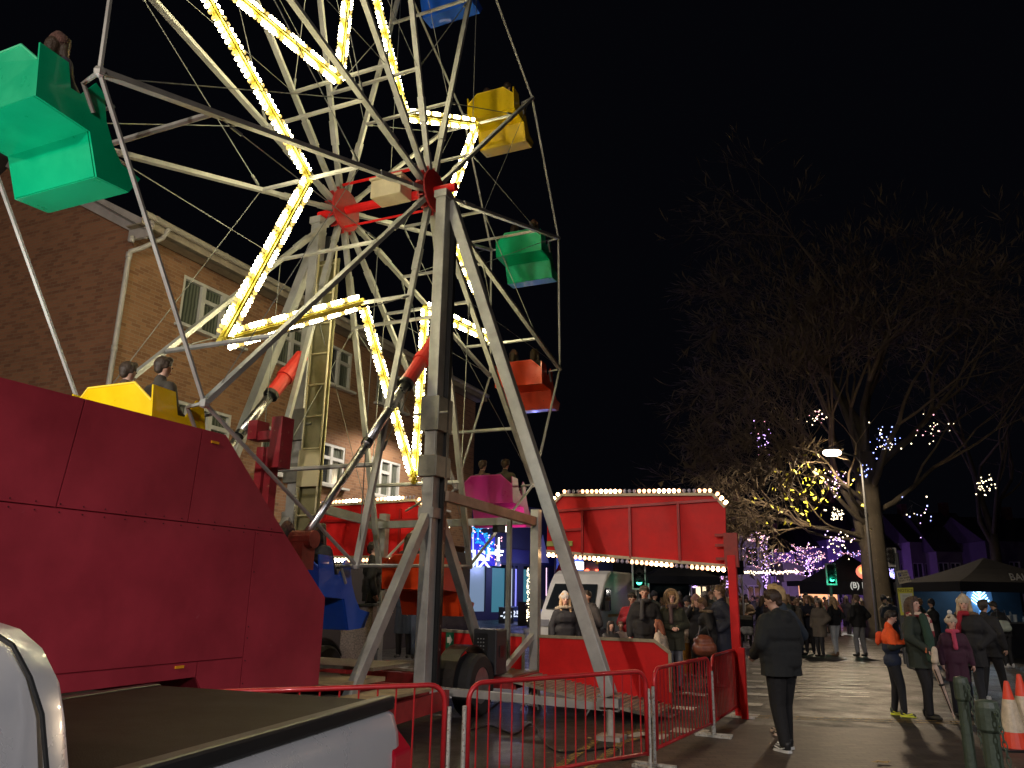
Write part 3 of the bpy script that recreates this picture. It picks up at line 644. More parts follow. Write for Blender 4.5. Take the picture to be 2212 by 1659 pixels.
for sgn in(0,1):
    y0,y1=(-.45,D_/2) if sgn==0 else (D_+.45,D_/2)
    zz=8.6-.45*RH/(D_/2)*1
    m.add([Vector(v) for v in[(-.3,y0,zz+.2),(WL+.2,y0,zz+.2),(WL+.2,y1,8.6+RH+.2),(-.3,y1,8.6+RH+.2)]],[[0,1,2,3] if sgn==0 else [3,2,1,0]])
m.build('roof',mat('roof_tile',(.05,.04,.035),.8,0,.3,6),BL,local=True)
m=MB(); m.box((WL/2-.1,-.24,8.62),(WL+.3,.44,.03)); m.box((WL/2-.1,-.45,8.72),(WL+.3,.03,.22)); m.build('soffit',mat('soffit_board',(.34,.29,.22),.7,0,.25,3,wear=(.15,.12,.1)),BL,local=True)
m=MB(); m.tube([Vector((-.3,-.53,8.8)),Vector((WL,-.53,8.8))],.065,10); 
for i in range(9): m.tube([Vector((i*1.9,-.53,8.8)),Vector((i*1.9+.06,-.53,8.8))],.075,10)
m.build('gutter',mat('gutter_grey',(.4,.37,.3),.5,0,.15,4),BL,local=True)
m=MB(); 
m.bar(Vector((-.08,-.5,8.5)),Vector((-.08,D_/2,8.62+RH)),.06,.34,Z); m.box((-.08,-.25,8.55),(.07,.6,.34)); m.build('bargeboard',mat('barge_white',(.4,.37,.35),.6,0,.15,3),BL,local=True)
m=MB(); m.tube([Vector(v) for v in[(.35,-.53,8.75),(.33,-.4,8.55),(.05,-.2,8.25),(-.14,-.12,8.1),(-.16,-.12,7.9),(-.16,-.12,.2)]],.05,10)
for z in(8.3,7.95,6.0,4.1,2.2): m.tube([Vector((-.16,-.12,z)),Vector((-.16,-.12,z+.12))],.06,10)
m.build('downpipe',mat('pipe_grey',(.45,.43,.4),.45,0,.15,5),BL,local=True,smooth=True)
CURT=bpy.data.materials.new('curtained_glass'); CURT.use_nodes=True; nt=CURT.node_tree; p=nt.nodes['Principled BSDF']; tc=nt.nodes.new('ShaderNodeTexCoord'); wv=nt.nodes.new('ShaderNodeTexWave'); wv.inputs['Scale'].default_value=3.5; wv.inputs['Distortion'].default_value=3; wv.inputs['Detail'].default_value=2
nt.links.new(tc.outputs['Object'],wv.inputs['Vector']); r=nt.nodes.new('ShaderNodeValToRGB'); r.color_ramp.elements[0].color=(.06,.07,.055,1); r.color_ramp.elements[1].color=(.16,.18,.14,1); nt.links.new(wv.outputs['Fac'],r.inputs[0]); nt.links.new(r.outputs[0],p.inputs['Base Color']); p.inputs['Roughness'].default_value=.15; p.inputs['Coat Weight'].default_value=.6
for i,(x0,x1,z0,z1,nl) in enumerate(wins):
    m=MB(); f=.07
    m.box(((x0+x1)/2,.06,z0+f/2),(x1-x0,.1,f)); m.box(((x0+x1)/2,.06,z1-f/2),(x1-x0,.1,f))
    for k in range(nl+1):
        x=x0+(x1-x0)*k/nl; x=min(max(x,x0+f/2),x1-f/2); m.box((x,.062,(z0+z1)/2),(f*(1 if k in(0,nl) else 1.6),.095,z1-z0-2*f))
    for k in range(nl):
        if (k+i)%2==1 or nl==2 and k==1: m.box((x0+(x1-x0)*(k+.5)/nl,.064,z1-.38),((x1-x0)/nl,.09,.09))
    wo=m.build('window',WHITE,BL,local=True)
    m=MB(); m.box(((x0+x1)/2,-.06,z0-.04),(x1-x0+.2,.2,.06)); m.build('sill',WHITE,wo,local=True)
    dark=i in(2,7)
    m=MB(); m.box(((x0+x1)/2,.1,(z0+z1)/2),(x1-x0-.02,.01,z1-z0-.02)); m.build('pane',CURT,wo,local=True)
    if dark:
        m=MB(); m.box((x0+(x1-x0)*.25,.09,(z0+z1)/2),((x1-x0)/2-.1,.008,z1-z0-.14)); m.build('open_dark_pane',GLASSD,wo,local=True)
m=MB()
for x,z in((11.2,6.1),(4.3,6.2),(3.2,6.5)): m.box((x,-.01,z),(.2,.02,.07))
m.build('air_bricks',mat('air_brick',(.04,.015,.01),.8,0,0),BL,local=True)
# ======================= STREET LAMPS =======================
def street_lamp(label,pos,h,power,col,arm=Vector((1.2,0,0)),glow=6,size=.25,cone=168):
    th=thing('street_lamp',label,'street lamp',pos,0,'street lamps'); b=Vector(pos)
    m=MB(); m.tube([b,b+Z*1.2,b+Z*(h-.3)],[.09,.07,.045],10); m.tube([b+Z*(h-.3),b+Z*h+arm*.15,b+Z*(h+.12)+arm*.8],.035,8); m.build('column',DGREY,th)
    hd=b+Z*(h+.1)+arm; m=MB(); m.ball(hd+Z*.05,.3,12,6,(1.2,.8,.35)); hh=m.build('lantern_head',mat('lantern_grey',(.3,.3,.3),.4,.4,0),th)
    m=MB(); m.ball(hd-Z*.06,.2 if glow<40 else .3,12,6,(1.3,.9,.5)); m.build('lens',emi('lamp_lens_%d'%glow,col,glow,(.9,.9,.9),False),hh)
    ld=bpy.data.lights.new('lamp_light','SPOT' if cone<175 else 'POINT'); ld.energy=power; ld.color=col; ld.shadow_soft_size=size
    if cone<175: ld.spot_size=math.radians(cone); ld.spot_blend=.25 if cone<174 else .08
    lo=bpy.data.objects.new('lamp_light',ld); COL.objects.link(lo); lo.parent=th; lo.location=(hd-Z*.28)-b
    return th
street_lamp('street lamp behind the photographer lighting the ride',(-6.8,-4.1,0),7.6,2700,(1,.85,.74),size=.12,cone=178)
street_lamp('street lamp behind the photographer on the right pavement',(8,-7,0),7.0,3600,(.95,.9,.95),arm=Vector((-1,0,0)))  # added unseen fill lamp, lifts the shadows and the maroon side
TB=gz(1905,1372); TB=Vector((TB.x*.93,TB.y*.93,0))
LPT=LP=at(1797,975,TB.y-4.6); CX=at(1889,1290,TB.y-4.0)
street_lamp('lit street lamp shining among the branches of the big bare tree',(CX.x,CX.y,0),LP.z-.1,2200,(1,.76,.5),arm=Vector((LP.x-CX.x,LP.y-CX.y,0)),glow=40,size=.35,cone=174)
LP=at(1668,1177,75); street_lamp('small lit street lamp far down the street between the lit trees',(LP.x,75,0),LP.z-.1,900,(1,.88,.65),arm=Vector((-.8,0,0)),glow=30)
LP=at(2105,1222,45); street_lamp('small street lamp above the black market tent on the right',(LP.x+1,45,0),LP.z-.1,25,(1,.95,.9),arm=Vector((-.8,0,0)),glow=15)
street_lamp('street lamp on the left pavement lighting the brick gable',(-12.5,1.5,0),7.4,800,(1,.86,.7),cone=176)  # unseen lamp added because the gable came out too dark
street_lamp('street lamp on the right pavement beyond the traffic cones',(15,8,0),7.4,1200,(1,.88,.78),cone=150)  # added off-screen lamp giving the right-hand people front light
street_lamp('street lamp hidden behind the near tower post lighting the van',(-2.25,22,0),6.9,900,(1,.88,.78),arm=Vector((.2,0,0)),cone=150)  # added lamp, tucked behind the post so only its light shows
def glowlight(pos,e,col,parent,r=.3):
    ld=bpy.data.lights.new('glow','POINT'); ld.energy=e; ld.color=col; ld.shadow_soft_size=r
    lo=bpy.data.objects.new('glow',ld); COL.objects.link(lo); lo.parent=parent; lo.location=Vector(pos)-world_loc(parent)
fl=thing('floodlight','small floodlight on the flat roof of the maroon trailer lighting the gondolas','floodlight',W(-6.7,2.9,3.03))
b=world_loc(fl); m=MB(); m.box(b+Z*.03,(.2,.2,.06)); m.build('bracket',BLACK,fl); m=MB(); m.box(b+Z*.1,(.28,.2,.08)); m.build('lamp_head',BLACK,fl); m=MB(); m.box(b+Z*.145,(.24,.17,.01)); m.build('lens',emi('roof_flood',(.9,1,.95),8,None,False),fl)
glowlight(b+Z*.3,170,(.9,1,.93),fl,.15)
# ======================= BIG BARE TREE =======================
BARK=mat('plane_bark',(.05,.042,.03),.85,0,.35,2,bump=.4,bscale=14,wear=(.1,.085,.06),wearamt=.6)
BARK2=mat('twig_bark',(.15,.115,.075),.85,0,.2,4)
def bare_tree(name,label,base,H,r0,crown,seed,ntw=1.0,bend=(0,0),levels=6,limbs=None,droop=.12,ntip=1,fork=.3):
    rt=random.Random(seed); th=thing('bare_tree' if name is None else name,label,'tree',base)
    b=Vector(base); tm=MB(); cm=MB(); tips=[]
    def grow(p,d,L,r,lv):
        n=3 if lv<3 else 2; pts=[p];rs=[r]; 
        for i in range(n):
            d=(d+Vector((rt.gauss(0,.16),rt.gauss(0,.16),rt.gauss(0,.12)+ (.07 if lv<3 else -droop*.25*(lv-2))))).normalized()
            p=p+d*(L/n); pts.append(p); rs.append(r*(1-.42*(i+1)/n))
        (tm if lv<2 else cm).tube(pts,rs,7 if lv<2 else (5 if lv<4 else 3),cap=False)
        if lv>=levels:
            tips.append(p)
            for _ in range(ntip):
                q0=pts[rt.randrange(len(pts))]; d2=(d+Vector((rt.gauss(0,.45),rt.gauss(0,.45),rt.gauss(.12,.35)))).normalized(); q1=q0+d2*rt.uniform(.25,.55); q2=q1+(d2+Vector((rt.gauss(0,.3),rt.gauss(0,.3),.05))).normalized()*rt.uniform(.15,.4)
                s_=d2.orthogonal().normalized()*.0045; cm.add([q0-s_,q0+s_,q1,q2],[[0,1,2],[0,2,3]])
            return
        nb=rt.choice((2,3,3)) if lv<3 else rt.choice((2,3,3,4))
        nb=max(2,int(nb*ntw+.5)) if lv>=3 else nb
        for k in range(nb):
            f=rt.uniform(.45,1) if k else 1
            q=pts[0].lerp(pts[-1],f) if n<2 else pts[min(n,int(f*n)+ (1 if f<1 else 0))]
            ax=Vector((rt.gauss(0,1),rt.gauss(0,1),rt.gauss(0,.6))).normalized(); sp=.42 if lv<2 else .62
            nd=(d+ax*sp*rt.uniform(.6,1.3)).normalized()
            grow(q,nd,L*rt.uniform(.62,.86),rs[-1]*(.95 if k==0 else .7),lv+1)
    top=b+Z*(H*fork)+Vector((bend[0],bend[1],0))
    tm.tube([b-Z*.1,b+Z*.5,b+Z*(H*.12),b+Z*(H*fork*.7)+Vector((bend[0],bend[1],0))*.5,top],[r0*1.5,r0*1.1,r0*.95,r0*.85,r0*.75],12)
    for (d,L,rr,zf) in limbs: grow(b.lerp(top,zf),Vector(d).normalized(),L,r0*rr,1)
    tm.build('trunk',BARK,th,smooth=True); c=cm.build('crown',BARK2,th)
    return th,tips
lim=[((-.05,0,1),4.6,.5,1),((-.8,-.2,.8),4.2,.4,.36),((.3,.2,1),4.4,.42,1),((-.32,-.2,1),4.2,.36,.95),((.6,-.1,.9),4.2,.34,.85),((-.45,-.3,.8),3.5,.26,.85),((-.35,.4,.9),3.8,.28,.85),((.5,-.5,.7),3.8,.28,.75),((0,-.6,.9),3.9,.32,.95),((1,.1,.45),4.2,.24,.65),((-.6,-.5,.5),3.0,.18,.7),((-1,-.4,.12),3.3,.2,.55),((-.95,.1,.1),3.2,.17,.5),((-.5,.5,.6),3.4,.2,.7),((-1,-.8,.2),3.6,.2,.58),((-.9,-1,.35),3.4,.18,.62),((-1,-.5,.0),3.4,.17,.5)]
bt,tips=bare_tree('bare_tree','huge bare plane tree with a thick dark trunk on the right, lamp lit low branches',TB,20,.62,8,5,1.2,levels=6,limbs=lim,fork=.42,ntip=3,bend=(.0,0))
rl=random.Random(5); m=MB()
LP=LPT; lampc=LP; tw=MB()
def pxof(P):
    d=P-CP; c_,s_=math.cos(PIT),math.sin(PIT); dd=d.y*c_+d.z*s_; uu=-d.y*s_+d.z*c_; return 1106+d.x/dd*FPX,829.5-uu/dd*FPX
for i in range(130):
    x_=1738+rl.gauss(0,52); y_=1060+rl.gauss(0,40)
    if (x_-1797)**2+(y_-975)**2<900: continue
    p=at(x_,y_,LPT.y+rl.uniform(-.6,2.4)); s_=rl.uniform(.06,.13); a=Vector((rl.gauss(0,1),rl.gauss(0,1),rl.gauss(0,1))).normalized()*s_; b_=a.orthogonal().normalized()*s_*.8
    m.add([p-a,p-b_*.9-a*.3,p-b_*.4+a*.3,p+a,p+b_*.4+a*.3,p+b_*.9-a*.3],[[0,1,2,3,4,5]])
    s2=b_.normalized()*.004; q=p+a+Vector((rl.gauss(0,.3),rl.gauss(0,.3),rl.uniform(.2,.6))); tw.add([p+a-s2,p+a+s2,q],[[0,1,2]])
if m.v: tag(m.build('leaves',mat('yellow_leaf',(.6,.6,.05),.6,0,.3,10),bt),kind='stuff'); tag(tw.build('leaf_stalks',BARK2,bt),kind='stuff')
TB2=Vector((TB.x+13,TB.y+12,0))
bare_tree('bare_tree','dim bare tree at the right edge beyond the thick trunked one',TB2,19,.35,7,11,.8,levels=5,limbs=[((0,0,1),5.5,.6,1),((.5,0,1),5,.5,.9),((-.6,0,.9),5.2,.45,.85),((-.3,-.4,1),5,.4,.95)])
# fairy light clusters inside the big tree
FCOL={'w':emi('fairy_white',(1,.8,.5),5,None,False),'p':emi('fairy_pink',(1,.42,.5),3,None,False),'b':emi('fairy_blue',(.3,.35,1),4,None,False),'v':emi('fairy_violet',(.65,.4,1),3.5,None,False)}
def dots(name,label,center,sx,sz,n,cols,r,cat='fairy lights',group='light clusters hung in the big tree',parent=None):
    rr=random.Random(int(center[0]*100)%997); ms={}
    th=thing(name,label,cat,center,0,group)
    for i in range(n):
        p=Vector(center)+Vector((rr.gauss(0,sx),rr.gauss(0,sx),rr.gauss(0,sz))); c=rr.choice(cols)
        ms.setdefault(c,MB()).ball(p,r*rr.uniform(.6,1.2),5,3)
    wr=MB(); pts=[Vector(center)+Vector((rr.gauss(0,sx),rr.gauss(0,sx),rr.gauss(0,sz))) for _ in range(8)]; wr.tube(pts,.006,3); wr.build('wire',BLACK,th)
    for c,mm in ms.items(): tag(mm.build('lights',FCOL[c],th),kind='stuff')
    return th
for (x,y,n_,c_,l_,sx) in[(1643,945,34,'vvp','violet light cluster on the left side of the bare tree',.3),(1768,900,22,'wwp','warm light cluster above the lit lamp in the tree',.17),(1912,955,50,'wbb','blue and warm light cluster right of the tree lamp',.32),(2010,930,22,'wwp','warm light cluster high on the right of the tree',.35),(2128,1044,30,'w','yellowish light cluster low at the far right of the tree',.22),
  (1868,1020,12,'b','small blue light cluster beside the trunk',.2),(1802,1045,44,'wpv','pinkish light cluster under the tree lamp',.3),(1805,1110,44,'w','white light cluster against the left of the trunk',.18),(1808,1168,50,'wwv','warm light cluster on the leaning limb',.3),(1985,1110,14,'vwb','sparse light cluster right of the trunk',.4)]:
    dots('light_cluster',l_,at(x,y,TB.y-1.5),sx,sx,n_,c_,.03)
# distant trees wound with fairy lights
def fairy_tree(x,y,D,wpx,hpx,cols,label,seed):
    b=gz(x,y); base=at(x,1290,D); base=Vector((base.x,D,0)); rr=random.Random(seed)
    th=thing('lit_tree',label,'tree',base,0,'street trees wound with fairy lights'); k=D/1681
    zt=at(x,y-hpx,D).z; zb=at(x,y,D).z; hw=wpx*k/2
    m=MB(); m.tube([base,base+Z*zb,base+Z*(zb+(zt-zb)*.6)],[.16,.12,.05],7); m.build('trunk',BARK,th)
    cm=MB(); ms={}
    for i in range(24):
        an=rr.uniform(0,2*PI); z0=zb+(zt-zb)*rr.uniform(.08,.8); f=1-abs((z0-zb)/(zt-zb)-.3)*.9; L=hw*f
        pts=[base+Z*z0+Vector((math.cos(an)*L*q,math.sin(an)*L*q,q*q*.25*L+rr.gauss(0,.05))) for q in(0,.35,.7,1)]
        cm.tube(pts,[.04,.025,.015,.006],4,cap=False)
        for j in range(16):
            q=rr.uniform(.1,1); ii=min(2,int(q*3)); p=pts[ii].lerp(pts[ii+1],q*3-ii if q*3-ii<1 else 1)+Vector((rr.gauss(0,.03),rr.gauss(0,.03),rr.gauss(0,.035)))
            ms.setdefault(rr.choice(cols),MB()).ball(p,.03*D/60*rr.uniform(.5,1.1),4,3)
    for j in range(60): ms.setdefault('b' if 'b' in cols else 'v',MB()).ball(base+Vector((rr.gauss(0,.14),-.2,zb+(zt-zb)*rr.uniform(-.2,.6))),.035*D/60,4,3)
    cm.build('crown',BARK2,th)
    for c,mm in ms.items(): tag(mm.build('fairy_lights',FCOL[c],th),kind='stuff')
fairy_tree(1655,1248,52,105,118,'ppvw','tall lit street tree just right of the red post',1)
fairy_tree(1748,1253,54,100,88,'ppvw','lit street tree between the tall one and the green traffic light',2)
fairy_tree(1840,1256,53,95,76,'ppvb','lit street tree with blue wound trunk right of the green traffic light',3)
fairy_tree(1570,1262,58,40,38,'ppv','small lit street tree behind the long sign board',4)
fairy_tree(1500,1262,58,50,38,'ppv','lit street tree behind the black market tents',6)
fairy_tree(1702,1264,60,50,40,'ppvw','lit street tree in the middle of the far lit row',7)
fairy_tree(1800,1264,60,50,44,'ppvv','lit street tree directly behind the green signal',8)
fairy_tree(1930,1262,66,50,42,'bbv','lit street tree with white blue lights right of the thick trunk',5)
# ======================= HOUSES FAR DOWN THE STREET =======================
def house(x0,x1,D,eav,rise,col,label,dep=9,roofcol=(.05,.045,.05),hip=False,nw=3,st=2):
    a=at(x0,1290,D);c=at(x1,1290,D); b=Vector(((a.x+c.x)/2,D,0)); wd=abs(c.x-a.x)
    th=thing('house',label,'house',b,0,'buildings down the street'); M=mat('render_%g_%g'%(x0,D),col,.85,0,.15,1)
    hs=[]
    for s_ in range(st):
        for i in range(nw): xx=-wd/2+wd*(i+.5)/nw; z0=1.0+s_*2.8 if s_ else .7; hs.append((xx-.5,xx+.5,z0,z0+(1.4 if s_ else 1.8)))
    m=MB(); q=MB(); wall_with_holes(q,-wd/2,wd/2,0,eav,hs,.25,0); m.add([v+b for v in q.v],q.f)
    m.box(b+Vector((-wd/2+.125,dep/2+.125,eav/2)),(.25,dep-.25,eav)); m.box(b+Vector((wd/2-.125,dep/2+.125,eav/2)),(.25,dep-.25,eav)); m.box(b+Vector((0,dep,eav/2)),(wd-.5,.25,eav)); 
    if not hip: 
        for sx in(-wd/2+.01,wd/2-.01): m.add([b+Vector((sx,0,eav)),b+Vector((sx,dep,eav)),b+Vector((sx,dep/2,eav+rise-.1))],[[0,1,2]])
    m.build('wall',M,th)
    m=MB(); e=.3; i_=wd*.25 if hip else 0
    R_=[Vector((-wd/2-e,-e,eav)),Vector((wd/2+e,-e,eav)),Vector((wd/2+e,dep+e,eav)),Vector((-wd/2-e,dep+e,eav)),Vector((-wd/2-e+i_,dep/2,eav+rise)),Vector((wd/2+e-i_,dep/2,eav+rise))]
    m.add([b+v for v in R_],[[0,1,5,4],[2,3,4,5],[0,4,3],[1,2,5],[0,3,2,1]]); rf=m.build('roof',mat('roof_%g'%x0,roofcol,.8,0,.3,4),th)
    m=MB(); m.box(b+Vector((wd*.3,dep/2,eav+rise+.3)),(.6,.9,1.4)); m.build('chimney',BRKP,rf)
    for n_,(xa,xb,za,zb) in enumerate(hs):
        m=MB(); 
        for (cx,cz,sx,sz) in(((xa+xb)/2,za+.04,xb-xa,.08),((xa+xb)/2,zb-.04,xb-xa,.08),(xa+.04,(za+zb)/2,.08,zb-za-.16),(xb-.04,(za+zb)/2,.08,zb-za-.16),((xa+xb)/2,(za+zb)/2,.06,zb-za-.16)): m.box(b+Vector((cx,.1,cz)),(sx,.12,sz))
        wo=m.build('window',WHITE,th); m=MB(); m.box(b+Vector(((xa+xb)/2,.16,(za+zb)/2)),(xb-xa-.02,.02,zb-za-.02)); lit=(n_*7+int(x0))%5==0 and za<1
        m.build('pane',emi('shop_glow',(1,.75,.45),1.6,None,False) if lit else GLASSD,wo)
    return th
BRKP=mat('chimney_brick',(.12,.06,.04),.9,0,.3,5)
house(1392,1500,62,6.6,2.4,(.16,.13,.14),'grey shop building behind the black market tents')
house(1500,1592,66,6.8,2.2,(.22,.2,.22),'pale rendered house behind the long sign board')
house(1596,1665,58,6.0,3.4,(.3,.3,.28),'plain pale gable ended house right of the red post',dep=12,nw=1)
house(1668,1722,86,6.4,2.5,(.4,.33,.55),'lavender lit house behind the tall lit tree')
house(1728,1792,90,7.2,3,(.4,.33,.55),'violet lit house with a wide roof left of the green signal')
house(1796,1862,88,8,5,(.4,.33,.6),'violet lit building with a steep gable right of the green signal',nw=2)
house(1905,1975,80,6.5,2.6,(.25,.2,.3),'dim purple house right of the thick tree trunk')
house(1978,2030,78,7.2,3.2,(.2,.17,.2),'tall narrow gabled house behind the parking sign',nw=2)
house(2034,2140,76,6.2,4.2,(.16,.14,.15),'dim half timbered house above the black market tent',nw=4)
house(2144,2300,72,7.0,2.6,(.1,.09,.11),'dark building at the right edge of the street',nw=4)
mn=thing('monument','pale lavender pillar monument standing in the crowd','monument',at(1712,1290,60)); mo=at(1712,1290,60); mo.z=0; mn.location=mo
m=MB(); m.box(mo+Z*.4,(3,3,.8)); m.box(mo+Z*1.8,(2.2,2.2,2)); m.box(mo+Z*3.5,(1.7,1.7,1.4)); m.build('pillar',mat('portland_stone',(.4,.37,.42),.8,0,.15,2),mn,bevel=.05)
def flood(label,x,D,e,col,z=3.2,dy_=-4):
    b=at(x,1290,D); b=Vector((b.x,D+dy_,0)); th=thing('floodlight',label,'floodlight',b,0,'coloured floodlights on stands')
    m=MB(); m.tube([b,b+Z*z],.03,6); m.build('stand',BLACK,th); m=MB(); m.box(b+Z*z,(.3,.14,.22)); m.build('lamp_head',BLACK,th); m=MB(); m.box(b+Z*z+Vector((0,.08,0)),(.26,.02,.18)); m.build('lens',emi('flood_%d_%d'%(int(col[0]*100),int(col[2]*100)),col,8,None,False),th)
    glowlight(b+Z*z+Vector((0,.4,0)),e,col,th,.2)
flood('violet floodlight behind the crowd left of the signal',1705,80,600,(.45,.2,1)); flood('violet floodlight behind the crowd under the steep gable',1790,84,350,(.45,.2,1)); flood('violet floodlight right of the thick trunk',1950,72,30,(.5,.2,1)); flood('pinkish floodlight near the black market tents',1490,40,300,(.8,.55,1),2.6); flood('violet floodlight in front of the monument',1700,56,350,(.5,.3,1))
# ======================= SHOPS AND BLUE LIT CORNER =======================
sb=Vector((-3.2,48.2,0)); se=Vector((4.2,57.6,0)); sd=(se-sb).normalized(); sn=Vector((sd.y,-sd.x,0)); SL=(se-sb).length
sh=thing('shop_building','dark shop with tall cyan lit windows and a deep blue fascia','shop',(sb+se)/2)
def S(u,z,o=0): return sb+sd*u+sn*o+Z*z
m=MB()
wins2=[(1.2,2.9,.5,3.3,'a'),(3.5,4.9,.45,3.2,'b'),(5.3,5.7,.1,3.2,'c'),(5.9,6.2,.1,3.2,'d'),(6.8,8.3,.45,3.2,'b'),(9.4,9.6,1.5,3.4,'e')]
xs=[0]+[v for w_ in wins2 for v in w_[:2]]+[SL]
for i in range(0,len(xs),2): m.bar(S((xs[i]+xs[i+1])/2,0,-.1),S((xs[i]+xs[i+1])/2,3.4,-.1),xs[i+1]-xs[i],.2,sn) if False else m.frame(S((xs[i]+xs[i+1])/2,1.7,-.1),sd,sn,Z,xs[i+1]-xs[i],.2,3.4)
for w_ in wins2: m.frame(S((w_[0]+w_[1])/2,w_[2]/2,-.1),sd,sn,Z,w_[1]-w_[0],.2,w_[2])
m.frame(S(SL/2,5.4,-.15),sd,sn,Z,SL,.3,4); m.frame(S(SL/2,3.5,-3),sd,sn,Z,SL,6-.4,.1); m.frame(S(SL/2,3.5,-6),sd,sn,Z,SL,.2,7); m.frame(S(.1,3.5,-3),sd,sn,Z,.2,5.6,6.9); m.frame(S(SL-.1,3.5,-3),sd,sn,Z,.2,5.6,6.9)
m.build('wall',mat('shop_wall_dark',(.03,.03,.06),.6,0,.2),sh)
EM={'a':emi('win_white',(.4,.58,.85),.4,(.03,.03,.04)),'b':emi('win_cyan',(.1,.42,.55),.4,(.02,.03,.04)),'c':emi('win_strip',(.7,.8,1),1.2,(.05,.05,.05)),'d':emi('win_blue',(.2,.2,1),.9),'e':emi('win_pink',(1,.6,.8),4)}
for w_ in wins2:
    m=MB(); m.frame(S((w_[0]+w_[1])/2,(w_[2]+w_[3])/2,-.12),sd,sn,Z,w_[1]-w_[0]-.02,.03,w_[3]-w_[2]-.02); m.build('window',EM[w_[4]],sh)
m=MB(); m.frame(S(SL/2,4.0,.06),sd,sn,Z,SL-.2,.12,.9); fa=m.build('fascia',mat('fascia_blue',(.03,.03,.12),.4,0,.1),sh)
m=MB(); m.prism([S(3.9,4.3,.14)+sd*x+Z*z for x,z in[(-.05,.8),(.05,.8),(.05,0),(.5,0),(.5,-.12),(-.5,-.12),(-.5,0),(-.05,0)]],sn*.03); m.frame(S(3.9,4.0,.15),sd,sn,Z,.8,.03,.08); m.build('white_logo',emi('logo_white',(.9,.95,1),3),fa)
m=MB(); m.prism([S(8.0,3.7,.14),S(9.5,3.7,.14),S(8.75,5.6,.14)],sn*.03); m.build('triangle_panel',mat('lav_panel',(.5,.5,.8),.6,0,.05),fa)
m=MB(); m.frame(S(1.5,3.5,.5),sd,sn,Z,3.2,1,.5); m.build('awning',BLACK,sh)
glowlight(S(5,3.2,2.5),260,(.35,.42,1),sh); glowlight(S(1.5,2.5,5.0),220,(.25,.25,1),sh)
for i,(x,y,D) in enumerate([(1094,1338,46),(1112,1333,49)]):
    b=at(x,1300,D); b.z=0; hgt=.85
    m_=thing('sign_box',['blue box sign reading 25 in front of the shop','blue box sign reading 25 partly behind the other one'][i],'sign',b,0,'box signs outside the shop')
    m=MB(); m.box(b+Z*hgt*.5,(.85,.6,hgt)); m.build('box',mat('sign_slate',(.06,.1,.16),.4,0,.1),m_,bevel=.02); m=MB(); m.box(b+Z*hgt,(.9,.65,.04)); m.build('lid',mat('sign_lid',(.2,.3,.4),.4,0,0),m_)
    m=MB(); text_mb(m,'-25',b+Vector((0,-.31,hgt*.5)),Vector((1,0,0)),Z,.5,Vector((0,0,0)),.012); m.build('lettering',emi('sign_text',(.75,.85,1),1.2,None,False),m_)
for i,(x,D) in enumerate([(1133,44),(1158,47)]):
    b=at(x,1300,D); b.z=0; a_=thing('pavement_sign','folding dark pavement sign near the glittering pole' if i==0 else 'folding pale framed pavement sign left of the outdoor table','sign',b)
    for s_ in(-1,1):
        m=MB(); m.prism([b+Vector((-.35,s_*.3,0)),b+Vector((.35,s_*.3,0)),b+Vector((.35,s_*.02,1.2)),b+Vector((-.35,s_*.02,1.2))],Vector((0,.03,0))); m.build('board',mat('board_%d'%i,(.05,.05,.06) if i==0 else (.25,.3,.28),.6,0,.1),a_)
# glitter pole, parasol, table
b=at(1148,1300,40); b.z=0; gp=thing('glitter_column','slim column wrapped in a mesh of tiny lights by the shop','lights',b)
m=MB(); m.tube([b,b+Z*3.6],.12,8); m.build('column',DGREY,gp); m=MB(); rr=random.Random(9)
for i in range(260): an=rr.uniform(0,2*PI); m.ball(b+Vector((math.cos(an)*.22,math.sin(an)*.22,rr.uniform(.3,2.9))),.022,4,3)
tag(m.build('lights',FCOL['w'],gp),kind='stuff')
b=at(1196,1300,39); b.z=0; pa=thing('parasol','closed dark red parasol leaning beside the van','parasol',b)
m=MB(); m.tube([b,b+Vector((.3,0,3.0))],.03,6); m.build('pole',DGREY,pa); m=MB(); m.tube([b+Vector((.02,0,.9)),b+Vector((.12,0,1.7)),b+Vector((.25,0,2.6)),b+Vector((.3,0,3.1))],[.3,.28,.2,.03],9); m.build('canopy',mat('parasol_red',(.3,.01,.04),.8,0,.2,5),pa)
b=at(1180,1300,42); b.z=0; tb=thing('picnic_table','dark outdoor table under the red parasol','table',b)
m=MB(); m.box(b+Z*1.05,(2.2,.9,.08)); m.build('table_top',DGREY,tb)
for x in(-.9,.9):
    m=MB(); m.box(b+Vector((x,0,.5)),(.1,.7,1.0)); m.build('leg',DGREY,tb)
